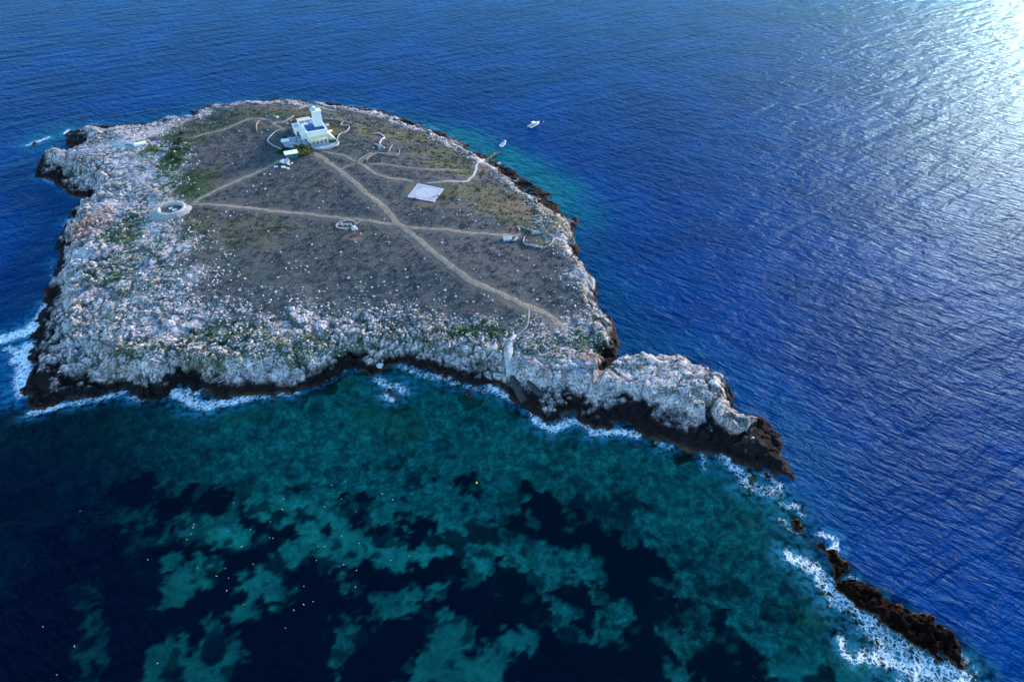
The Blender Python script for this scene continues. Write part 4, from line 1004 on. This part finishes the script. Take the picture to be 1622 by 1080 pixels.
# helipad
hc = [G(x, y, PADZ + .3) for x, y in ((645, 311.7), (688, 319.7), (703, 299), (662, 290.5))]
hcen = sum(hc) / 4
e = empty('helipad', (hcen[0], hcen[1], PADZ)); tag(e, 'square white concrete helipad with faint painted ring in the middle of the scrub', 'helipad')
loc = [(c[0] - hcen[0], c[1] - hcen[1]) for c in hc]
def pad_mat():
    t = NT('pad_concrete'); v = t.pos(); n = t.noise(v, .35, 5, .7); n2 = t.noise(v, 2.5, 4, .7)
    c = t.ramp(n, [(0.3, (0.27, 0.26, 0.34)), (0.5, (0.36, 0.35, 0.43)), (0.7, (0.46, 0.45, 0.50))])
    return t.principled(t.mix(t.val(n2, .6, .72, 0, .4), c, (.20, .20, .22)), .8, t.bump(n2, .02))
MB().prism(loc, -.6, .26).build('slab', pad_mat(), e)
def faded(name, c, amt):
    t = NT(name); v = t.pos(); n = t.noise(v, .9, 5, .7)
    return t.principled(t.mix(t.val(n, .4, .65, 0, amt), c, (.34, .33, .40)), .75)
bl = faded('white_line_paint', (.58, .57, .55), .4)
inn = [(x * .93, y * .93) for x, y in loc]
b = MB()
for i in range(4):
    a0, a1 = loc[i], loc[(i + 1) % 4]; b0, b1 = inn[i], inn[(i + 1) % 4]
    b.add([(a0[0] * .995, a0[1] * .995, .266), (a1[0] * .995, a1[1] * .995, .266), (b1[0], b1[1], .266), (b0[0], b0[1], .266)], [(0, 1, 2, 3)])
b.build('border_line', bl, e)
b = MB(); N = 48
def disc(b, r0, r1, z):
    vs = [(r * math.cos(2 * math.pi * i / N), r * math.sin(2 * math.pi * i / N), z) for r in (r0, r1) for i in range(N)]
    b.add(vs, [(i, (i + 1) % N, N + (i + 1) % N, N + i)[::-1] for i in range(N)])
disc(b, .01, 4.5, .268); b.build('painted_disc', faded('white_disc_paint', (.50, .49, .50), .6), e)
b = MB(); disc(b, 2.8, 3.05, .272); b.build('painted_ring', faded('grey_ring_paint', (.36, .36, .42), .8), e)
b = MB(); ang = math.atan2(loc[1][1] - loc[0][1], loc[1][0] - loc[0][0])
for (x0, x1, y0, y1) in ((-1.0, -.65, -1.3, 1.3), (.65, 1.0, -1.3, 1.3), (-.65, .65, -.17, .17)):
    vs = [(x * math.cos(ang) - y * math.sin(ang), x * math.sin(ang) + y * math.cos(ang), .272) for x, y in ((x0, y0), (x1, y0), (x1, y1), (x0, y1))]
    b.add(vs, [(0, 1, 2, 3)])
b.build('painted_letter', faded('grey_letter_paint', (.34, .34, .40), .8), e)

# ------------------------------------------------------------------ lighthouse (local frame: u to the right along the front, v to the back)
LR = R(26)
def LP(px, py, z):      # local coordinates of a photo pixel at height z above the yard
    g = G(px, py, LHZ + z) - LH0
    return (g[0] * math.cos(LR) + g[1] * math.sin(LR), -g[0] * math.sin(LR) + g[1] * math.cos(LR))
LH0 = G(487, 212.5, LHZ + 5.0)
e = empty('lighthouse', (LH0[0], LH0[1], LHZ), LR)
tag(e, 'white lighthouse with square tower, flat roof painted in blue shade and cream porch at the island top', 'lighthouse')
W = 9.6
MB().box(0, W, 0, 11.5, -1, 5.0).build('main_block', M['white'], e)
b = MB(); b.box(-.25, W + .25, -.25, .45, 5.0, 5.85); b.box(-.25, .35, .45, 11.5, 5.0, 5.8); b.box(W - .35, W + .25, .45, 11.5, 5.0, 5.8)
b.box(.35, 3.0, 10.9, 11.5, 5.0, 5.8); b.build('parapet', M['white'], e)
MB().box(.36, W - .36, .46, 11.4, 5.0, 5.12).build('shade_blue_roof', M['shade_blue_roof'], e)  # shade behind the parapet painted as a dark blue sheet
MB().box(-1.0, W - .8, 11.5, 18.2, -1, 4.5).build('rear_block', M['white'], e)
MB().box(-.7, W - 1.1, 11.8, 17.9, 4.5, 4.6).build('teal_terrace', M['teal_roof'], e)
b = MB(); b.box(-1.0, -.7, 11.5, 18.2, 4.5, 5.2); b.box(W - 1.1, W - .8, 11.5, 18.2, 4.5, 5.2); b.box(-.7, W - 1.1, 17.9, 18.2, 4.5, 5.2); b.build('terrace_parapet', M['white'], e)
for k in range(7): MB().box(-.3 + k * 1.2, .1 + k * 1.2, 17.0, 17.5, 4.6, 5.4).build('roof_vent', M['white'], e)
for x in (1.5, 4.5, 7.2): MB().box(x, x + .9, 13.2, 14.6, 4.6, 5.3).build('roof_box', M['metal'], e)
# annex, left rear
MB().box(-3.8, -1.0, 12.0, 18.0, -1, 3.6).build('annex', M['white'], e)
b = MB(); b.box(-4.0, -3.7, 11.8, 18.2, 3.6, 4.1); b.box(-3.7, -1.0, 11.8, 12.1, 3.6, 4.1); b.box(-3.7, -1.0, 17.9, 18.2, 3.6, 4.1); b.build('annex_parapet', M['white'], e)
MB().box(-3.65, -1.05, 12.15, 17.85, 3.6, 3.66).build('annex_roof', M['metal'], e)
MB().box(-1.9, -.003, 5.5, 9.5, -1, 3.2).build('side_block', M['white'], e)
# rear cream roofed store
MB().box(0, 6.0, 20.0, 24.0, -1, 2.8).build('store', M['white'], e)
MB().prism([(-.3, 19.7), (6.3, 19.7), (6.3, 24.3), (-.3, 24.3)], [2.8, 2.8, 3.6, 3.6], [3.0, 3.0, 3.8, 3.8]).build('store_roof', M['cream'], e)
# porch
MB().box(.4, W - .4, -3.2, 0, -1, .35).build('porch_floor', M['concrete'], e)
MB().prism([(.1, -3.2), (W - 1.0, -3.2), (W - 1.0, -.003), (.1, -.003)], [2.3, 2.3, 3.0, 3.0], [2.5, 2.5, 3.25, 3.25]).build('porch_roof', M['cream'], e)
for k in range(5):
    x = .5 + k * 1.95; MB().box(x, x + .3, -3.05, -2.75, .35, 2.3).build('porch_post', M['white'], e)
MB().prism([(W + .002, .2), (W + 3.6, -3.5), (W + 3.9, -2.9), (W + .8, 5.5), (W + .002, 5.5)], -1, [4.2, .6, .6, 1.5, 4.2]).build('ramp_wall', M['white'], e)
# tower
tx, ty, tw = 7.3, 8.2, 4.1
vs = MB(); hh = 12.3
a0, a1 = tw / 2 + .25, tw / 2 - .12
vs.add([(tx - a0, ty - a0, -1), (tx + a0, ty - a0, -1), (tx + a0, ty + a0, -1), (tx - a0, ty + a0, -1), (tx - a1, ty - a1, hh), (tx + a1, ty - a1, hh), (tx + a1, ty + a1, hh), (tx - a1, ty + a1, hh)],
       [(3, 2, 1, 0), (4, 5, 6, 7), (0, 1, 5, 4), (1, 2, 6, 5), (2, 3, 7, 6), (3, 0, 4, 7)])
vs.build('tower', M['white'], e)
MB().box(tx - a1 - .35, tx + a1 + .35, ty - a1 - .35, ty + a1 + .35, hh, hh + .35).build('gallery', M['white'], e)
r = MB(); zt = hh + .35
for (x0, y0, x1, y1) in ((-1, -1, 1, -1), (1, -1, 1, 1), (1, 1, -1, 1), (-1, 1, -1, -1)):
    q_ = a1 + .25
    for zz_ in (.5, .95): r.tube((tx + x0 * q_, ty + y0 * q_, zt + zz_), (tx + x1 * q_, ty + y1 * q_, zt + zz_), .035)
    for k in range(4):
        s_ = k / 4; r.tube((tx + (x0 + (x1 - x0) * s_) * q_, ty + (y0 + (y1 - y0) * s_) * q_, zt), (tx + (x0 + (x1 - x0) * s_) * q_, ty + (y0 + (y1 - y0) * s_) * q_, zt + .95), .035)
r.build('railing', M['metal'], e)
ln = MB().cone(tx - .9, ty + .2, zt, zt + 1.5, .95, .95, 12).build('lantern', M['lantern_glass'], e)
MB().cone(tx - .9, ty + .2, zt + 1.5, zt + 2.1, 1.1, .1, 12).build('lantern_cap', M['white'], ln)
for z_ in (9.0,): MB().box(tx - .35, tx + .35, ty + tw / 2 - .3, ty + tw / 2 + .12, z_, z_ + 1.0).build('window', M['glass'], e)
for k in range(3): MB().box(-.03, .1, 1.6 + k * 3.2, 2.6 + k * 3.2, 1.5, 3.1).build('window', M['glass'], e)
for k in range(3):
    x = .9 + k * 2.6
    MB().box(x, x + 1.0, -.04, .1, 1.0, 2.2).build('window', M['glass'], e)
MB().box(8.1, 9.0, -.05, .1, .35, 2.4).build('door', M['wood'], e)
for k in range(2): MB().box(-3.83, -3.7, 13 + k * 2.6, 14 + k * 2.6, 1.2, 2.4).build('window', M['glass'], e)
MB().box(-3.2, -2.2, 11.96, 12.05, 0, 2.1).build('door', M['wood'], e)
def LW_(u, v):
    return (LH0[0] + u * math.cos(LR) - v * math.sin(LR), LH0[1] + u * math.sin(LR) + v * math.cos(LR))
wall([LW_(u, v) for u, v in ((.2, -3.4), (.8, -6.4), (4, -8.6), (8, -9.0), (11.5, -7.6), (13.2, -5.0))], .75, .5, 'curved pale wall around the small terrace in front of the lighthouse porch', mat='concrete', px=False)
e2 = MB().prism([LW_(u, v) for u, v in ((.4, -3.3), (1, -6.0), (4, -8.2), (8, -8.6), (11.2, -7.3), (12.8, -5.0), (12, -3.3))], LHZ - .5, LHZ + .12).build('terrace', M['yard']); tag(e2, kind='structure')
e2 = MB().prism([LW_(u, v) for u, v in ((-.4, -2.5), (-2, -5), (-11, 1), (-12, 9), (-7, 13), (-6.3, 11.5), (-2.5, 11.2), (-.3, 3))], LHZ - .5, LHZ + .08).build('paved_yard', M['yard']); tag(e2, kind='structure')
def block(px, py, L, Wd, H, rot, label, cat, mat='white', name='slab'):
    p = P(px, py); o = MB().prism([(-L / 2, -Wd / 2), (L / 2 * .92, -Wd / 2), (L / 2, Wd / 2), (-L / 2 * .9, Wd / 2 * .95)], -.3, [H, H * .9, H, H * 1.1]).build(name, M[mat], None, .04)
    o.location = tuple(p); o.rotation_euler = (0, 0, R(rot)); return tag(o, label, cat)
block(452, 224, 4.0, 1.8, .9, 12, 'low white cistern block left of the lighthouse yard', 'cistern', name='cistern')
block(523, 209, 2.2, 1.8, .6, 20, 'small white block in the olive yard right of the lighthouse', 'block', name='block')
block(519, 199, 1.8, 2.2, .5, 30, 'pale slab leaning by the right wall of the tower', 'slab', 'concrete')
block(440, 187, 1.2, 1.0, .8, 30, 'tiny white block beside the path behind the lighthouse grounds', 'block', name='block')
block(437.4, 264.6, 1.7, .9, .35, 5, 'leftmost small white slab lying below the hut', 'slab')
block(449, 265.5, 2.0, .9, .5, -15, 'white slab lying below the ruined wall of the hut', 'slab')
block(456, 267.4, 1.4, .6, .5, -18, 'lowest white slab on the slope below the hut', 'slab')
block(458, 261, 1.5, .6, .4, -35, 'narrow white slab leaning just under the corner of the hut', 'slab')
block(462.5, 259.5, .6, .5, .5, 0, 'tiny white stone block beside the hut bushes', 'block', name='block')
block(222, 229, 5.5, 2.6, .8, 30, 'big white ruined slab on the rocks near the upper left corner of the island', 'slab')
block(208, 227, 5.0, 2.0, .4, -20, 'grey flat slab left of the big white ruined one', 'slab', 'concrete')

# hut
p = P(463, 249); e = empty('hut', (p[0], p[1], SHEDZ), R(24)); tag(e, 'small flat roofed hut with white roof and a square roof hole, below the lighthouse', 'hut')
MB().box(-2.6, 2.4, -1.7, 1.7, -.4, 2.3).build('walls', M['hutwall'], e)
b = MB(); b.box(-3.3, 3.0, -2.1, -.35, 2.3, 2.55); b.box(-3.3, 3.0, .35, 2.1, 2.3, 2.55); b.box(-3.3, -.3, -.35, .35, 2.3, 2.55); b.box(.4, 3.0, -.35, .35, 2.3, 2.55); b.build('roof', M['white'], e)
MB().box(-.3, .4, -.35, .35, 2.2, 2.32).build('roof_hatch', M['glass'], e)
MB().box(-1.9, -1.0, -1.74, -1.6, 0, 1.95).build('door', M['wood'], e)
MB().box(.6, 1.5, -1.74, -1.6, .9, 1.7).build('window', M['glass'], e)
p = P(451, 258); e = empty('ruined_shed', (p[0], p[1], p[2]), R(-20)); tag(e, 'collapsed white shed with leaning wall panels just left of the hut', 'ruin')
MB().prism([(-1.9, -.6), (.4, -.9), (.7, .9), (-1.5, 1.0)], -.2, [.9, 1.1, 1.6, 1.2]).build('fallen_roof', M['white'], e, .04)
MB().prism([(.4, -1.0), (1.9, -1.0), (2.1, 1.2), (.7, 1.4)], -.2, [1.4, .9, 1.6, 2.1]).build('leaning_panel', M['concrete'], e, .04)
MB().box(-2.2, -1.9, -1.2, 1.2, -.2, .9).build('wall_stub', M['concrete'], e)

# ------------------------------------------------------------------ slipway, lower ramps, jetty
def ribbon(name, pts, ws, mat, label, cat, thick=.25, dz=0.1, follow=True, zs=None):
    c = catmull([P(*p)[:2] for p in pts], 1.0); n = len(c); nr = side_normals(c); w = np.interp(np.linspace(0, 1, n), np.linspace(0, 1, len(ws)), ws) * (.9 + .25 * fbm(np.arange(n) / 3.0, np.zeros(n), 2, 3))
    z = np.maximum.reduce([lookup(Z, c[:, 0] + nr[:, 0] * k * w, c[:, 1] + nr[:, 1] * k * w) for k in (-.5, -.25, 0, .25, .5)])
    z = np.convolve(np.pad(z, 2, mode='edge'), np.ones(5) / 5, 'valid') + dz
    if zs is not None: z = np.interp(np.linspace(0, 1, n), np.linspace(0, 1, len(zs)), zs)
    o = c.mean(0); V = []
    for k, zz_ in ((-.5, -1.2), (-.5, 0), (.5, 0), (.5, -1.2)):
        V.append(np.column_stack([c + nr * (w * k)[:, None] - o, z + zz_]))
    V = np.stack(V, 1).reshape(-1, 3)
    F = [(i * 4 + j, (i + 1) * 4 + j, (i + 1) * 4 + j + 1, i * 4 + j + 1) for i in range(n - 1) for j in range(3)] + [(0, 1, 2, 3), ((n - 1) * 4 + 3, (n - 1) * 4 + 2, (n - 1) * 4 + 1, (n - 1) * 4)]
    ob = npmesh(name, V, F, M[mat]); ob.location = (o[0], o[1], 0); return tag(ob, label, cat)
ribbon('ramp', [(817,531),(810,537),(807,548),(805,557),(806,573),(808,591)], [1.0, 1.6, 2.0, 3.0, 2.6, 2.4, 2.4], 'concrete', 'pale concrete ramp running down to the black rocks on the near shore', 'ramp')
ribbon('slipway', [(811,597),(817,610),(824,624),(830,636)], [1.6, 2.2, 2.4, 2.0], 'wet_concrete', 'dark wet concrete slipway going from the pale ramp into the water', 'slipway')
ribbon('slipway', [(836,603),(845,614),(858,626)], [1.2, 1.6, 1.8], 'wet_concrete', 'narrow dark slab ramp among black rocks right of the slipway', 'slipway')
a = P(766, 252.5); bq = G(788, 242, 1.0)
dv = np.array([bq[0] - a[0], bq[1] - a[1]]); LJ = float(np.hypot(*dv)); e = empty('jetty', (a[0], a[1], 0), math.atan2(dv[1], dv[0])); tag(e, 'narrow dark jetty reaching from the rocks towards the near motorboat', 'jetty')
MB().box(0, LJ, -.75, .75, .75, 1.0).build('deck', M['wood'], e)
for k in range(6):
    for s in (-.6, .6): MB().tube((LJ * (k + .5) / 6, s, -2.5), (LJ * (k + .5) / 6, s, 1.25 if k in (4, 5) else .78), .13).build('pile', M['wood'], e)
MB().box(LJ - 2.6, LJ + 1.8, -1.05, 1.05, .45, .74).build('landing_stage', M['black'], e)
MB().box(LJ - 2.2, LJ - 1.7, .5, .75, 1.0, 1.35).build('bollard', M['yellow'], e)
# driftwood / poles
def pole(x0, y0, x1, y1, label, r=.09, z=.25):
    a = P(x0, y0); b_ = P(x1, y1); o = MB().tube((0, 0, 0), (b_[0] - a[0], b_[1] - a[1], b_[2] - a[2]), r).build('driftwood', M['concrete']); o.location = (a[0], a[1], a[2] + z + .3)
    return tag(o, label, 'driftwood')
pole(346, 608, 392, 590, 'long bleached pole lying across the edge of the south cliff', .1)
pole(1188, 661, 1199, 664, 'short bleached log on the dark rocks near the headland tip', .14)
pole(616, 243, 622, 232, 'pale pole standing askew by the thin looping stone edge', .12, .6)

# ------------------------------------------------------------------ boats
def hull_mesh(L, B, H):
    N = 15; V = []; F = []
    for i in range(N):
        s = i / (N - 1); x = -L / 2 + L * s
        hw = B / 2 * (1 - max(0, (s - .45) / .55) ** 2.3) * (.9 + .1 * min(1, s * 4)); hw = max(hw, .03)
        sheer = H * (1 + .35 * s * s); keel = -.35 + .35 * max(0, (s - .6) / .4) ** 2
        for (k, z) in ((-1, sheer), (-.88, .15), (0, keel), (.88, .15), (1, sheer)): V.append((x + (.25 * s if z == sheer else 0), hw * k, z))
    for i in range(N - 1):
        for j in range(4): F.append((i * 5 + j, (i + 1) * 5 + j, (i + 1) * 5 + j + 1, i * 5 + j + 1))
    F.append((0, 1, 2, 3)); F = [f for f in F[:-1]]
    FF = F; T = [(0, 1, 2), (0, 2, 4), (2, 3, 4)]
    return V, FF + T
def deck_pts(L, B, H, s0, s1, n, inset, dz):
    pts = []
    for i in range(n):
        s = s0 + (s1 - s0) * i / (n - 1); hw = max(B / 2 * (1 - max(0, (s - .45) / .55) ** 2.3) - inset, .02)
        pts.append((-L / 2 + L * s + .25 * s, hw, H * (1 + .35 * s * s) + dz))
    return pts
def motorboat(px0, py0, px1, py1, L, label, canopy, dark_gap):
    a = G(px0, py0, .5); b_ = G(px1, py1, .5); c = (a + b_) / 2; B = L * .33; H = .75
    e = empty('motorboat', (c[0], c[1], 0), math.atan2(b_[1] - a[1], b_[0] - a[0])); tag(e, label, 'motorboat')
    V, F = hull_mesh(L, B, H); mb = MB(); mb.add(V, F); h = mb.build('hull', M['gel'], e)
    # gunwale + foredeck
    fd = deck_pts(L, B, H, .58, 1.0, 9, .0, .02); mb = MB(); n = len(fd)
    vs = [(x, y, z) for x, y, z in fd] + [(x, 0, z + .1) for x, y, z in fd] + [(x, -y, z) for x, y, z in fd]
    fs = [(i, n + i, n + i + 1, i + 1) for i in range(n - 1)] + [(n + i, 2 * n + i, 2 * n + i + 1, n + i + 1) for i in range(n - 1)] + [(0, 2 * n, n)]
    mb.add(vs, fs).build('foredeck', M['gel'], e)
    g = deck_pts(L, B, H, .0, .6, 8, .0, .03); g2 = deck_pts(L, B, H, .0, .6, 8, .28, .03); mb = MB()
    for sg in (1, -1):
        vs = [(x, y * sg, z) for x, y, z in g] + [(x, y * sg, z) for x, y, z in g2]; m = 8
        mb.add(vs, [((i, i + 1, m + i + 1, m + i) if sg < 0 else (i, m + i, m + i + 1, i + 1)) for i in range(m - 1)])
    mb.build('gunwale', M['gel'], e)
    MB().box(-L / 2 + .15, L * .09, -B / 2 + .3, B / 2 - .3, .25, .34).build('cockpit_floor', M['boatgrey'], e)
    MB().box(-L / 2 + .2, -L / 2 + .8, -B / 2 + .4, B / 2 - .4, .34, .72).build('bench', M['cushion'], e, .04)
    MB().prism([(L * .15, -.5), (L * .34, -.3), (L * .34, .3), (L * .15, .5)], H * 1.1, [1.02, 1.05, 1.05, 1.02]).build('sun_pad', M['cushion'] if not dark_gap else M['boatgrey'], e, .03)
    MB().box(-L * .03, L * .05, -.45, .45, .34, 1.2).build('console', M['gel'], e, .05)
    MB().prism([(L * .07, -B * .36), (L * .13, -B * .2), (L * .13, B * .2), (L * .07, B * .36), (L * .06, B * .34), (L * .12, B * .17), (L * .12, -B * .17), (L * .06, -B * .34)], .8, 1.35).build('windshield', M['glass'] if dark_gap else M['lantern_glass'], e)
    if canopy:
        cp = MB().prism([(-L * .20, -B * .42), (L * .08, -B * .42), (L * .08, B * .42), (-L * .20, B * .42)], 2.0, 2.1).build('canopy', M['gel'], e, .04)
        mb = MB()
        for x in (-L * .18, L * .06):
            for y in (-B * .4, B * .4): mb.tube((x, y, .75), (x, y, 2.0), .03)
        mb.build('canopy_pole', M['metal'], cp)
    MB().box(-L / 2 - .55, -L / 2 + .02, -.22, .22, .1, 1.15).build('outboard_motor', M['black'] if not dark_gap else M['gel'], e, .06)
    mb = MB(); rr = [(x, y, z + .45) for x, y, z in deck_pts(L, B, H, .62, .98, 5, .08, 0)]
    for sg in (1, -1):
        for i in range(4): mb.tube((rr[i][0], rr[i][1] * sg, rr[i][2]), (rr[i + 1][0], rr[i + 1][1] * sg, rr[i + 1][2]), .025, 5)
        for q_ in rr: mb.tube((q_[0], q_[1] * sg, q_[2] - .45), (q_[0], q_[1] * sg, q_[2]), .02, 5)
    mb.build('bow_rail', M['metal'], e)
    return e
motorboat(835.5, 203, 857, 192.5, 8.6, 'larger white motorboat with raised canopy moored farther out from the jetty', True, False)
motorboat(791.5, 234, 803, 222, 6.4, 'smaller white open motorboat lying just off the end of the jetty', False, True)
bc = G(858.5, 194, 0)
o = MB(); v, f = ball(.28, .02, 1, 2, (1, 1, 1)); o.add(v, [tuple(map(int, x)) for x in f]); o = o.build('mooring_buoy', M['gel'], smooth=True); o.location = (bc[0] + .8, bc[1] + .3, .1); tag(o, 'white mooring buoy at the bow of the larger motorboat', 'buoy')
bc = G(755, 765, 0); o = MB(); v, f = ball(.25, .02, 1, 2, (1, 1, 1.1)); o.add(v, [tuple(map(int, x)) for x in f]); o.cone(0, 0, .25, .65, .08, .05, 8); o = o.build('buoy', M['yellow'], smooth=True); o.location = (bc[0], bc[1], .12)
tag(o, 'yellow buoy floating alone in the green water of the bay', 'buoy')

# ------------------------------------------------------------------ gulls on the water
gm = MB(); v, f = ball(.5, .0, 1, 2, (.55, .24, .2)); v = v.copy(); v[:, 1] *= 1 - .5 * np.clip(-v[:, 0] / .27, 0, 1); gm.add(v + np.array([0, 0, .1]), [tuple(map(int, x)) for x in f])
v, f = ball(.075, 0, 1, 1, (1.15, .9, .95)); gm.add(v + np.array([.27, 0, .27]), [tuple(map(int, x)) for x in f])
gm.tube((.2, 0, .14), (.26, 0, .25), .045); gm.cone(0, 0, 0, 0.001, .001, .001, 3)
nwhite = len(gm.f)
for sg in (1, -1):
    gm.add([(.12, .11 * sg, .17), (.05, .02 * sg, .22), (-.38, .02 * sg, .17), (-.3, .09 * sg, .14), (-.05, .14 * sg, .12)], [(0, 1, 2, 3, 4) if sg > 0 else (4, 3, 2, 1, 0)])
ngrey = len(gm.f)
gm.tube((.33, 0, .265), (.40, 0, .25), .014, 5)
me = bpy.data.meshes.new('gull'); me.from_pydata(gm.v, [], gm.f)
for k in ('gullwhite', 'gullgrey', 'yellow'): me.materials.append(M[k])
for i, pl_ in enumerate(me.polygons): pl_.material_index = 0 if i < nwhite else (1 if i < ngrey else 2)
gulls = [(370,796),(449,790),(447,806),(428,826),(397,838),(360,840),(307,830),(306,835),(303,845),(296,854),(427,851),(432,852),(383,865),(401,893),(234,886),(313,899),(357,900),(343,912),(362,915),
 (359,935),(386,957),(481,928),(481,957),(496,952),(465,966),(452,994),(68,992),(118,1023),(90,1068),(249,1050),(127,809),(525,768),(605,782),(541,790),(514,802),(564,810),(569,860),(541,849),(504,865),
 (514,865),(501,887),(619,887),(544,894),(565,903),(563,929),(547,762),(649,880),(622,791)]
for i, (px, py) in enumerate(gulls):
    g = G(px, py, .1); o = link(bpy.data.objects.new('gull', me)); o.location = (g[0], g[1], 0); o.rotation_euler = (0, 0, (i * 2.4) % 6.28)
    s = .42 + .22 * ((i * 7) % 5) / 5; o.scale = (s, s, s)
    tag(o, 'white seagull sitting on the dark water of the bay', 'seagull', 'gulls resting on the bay')
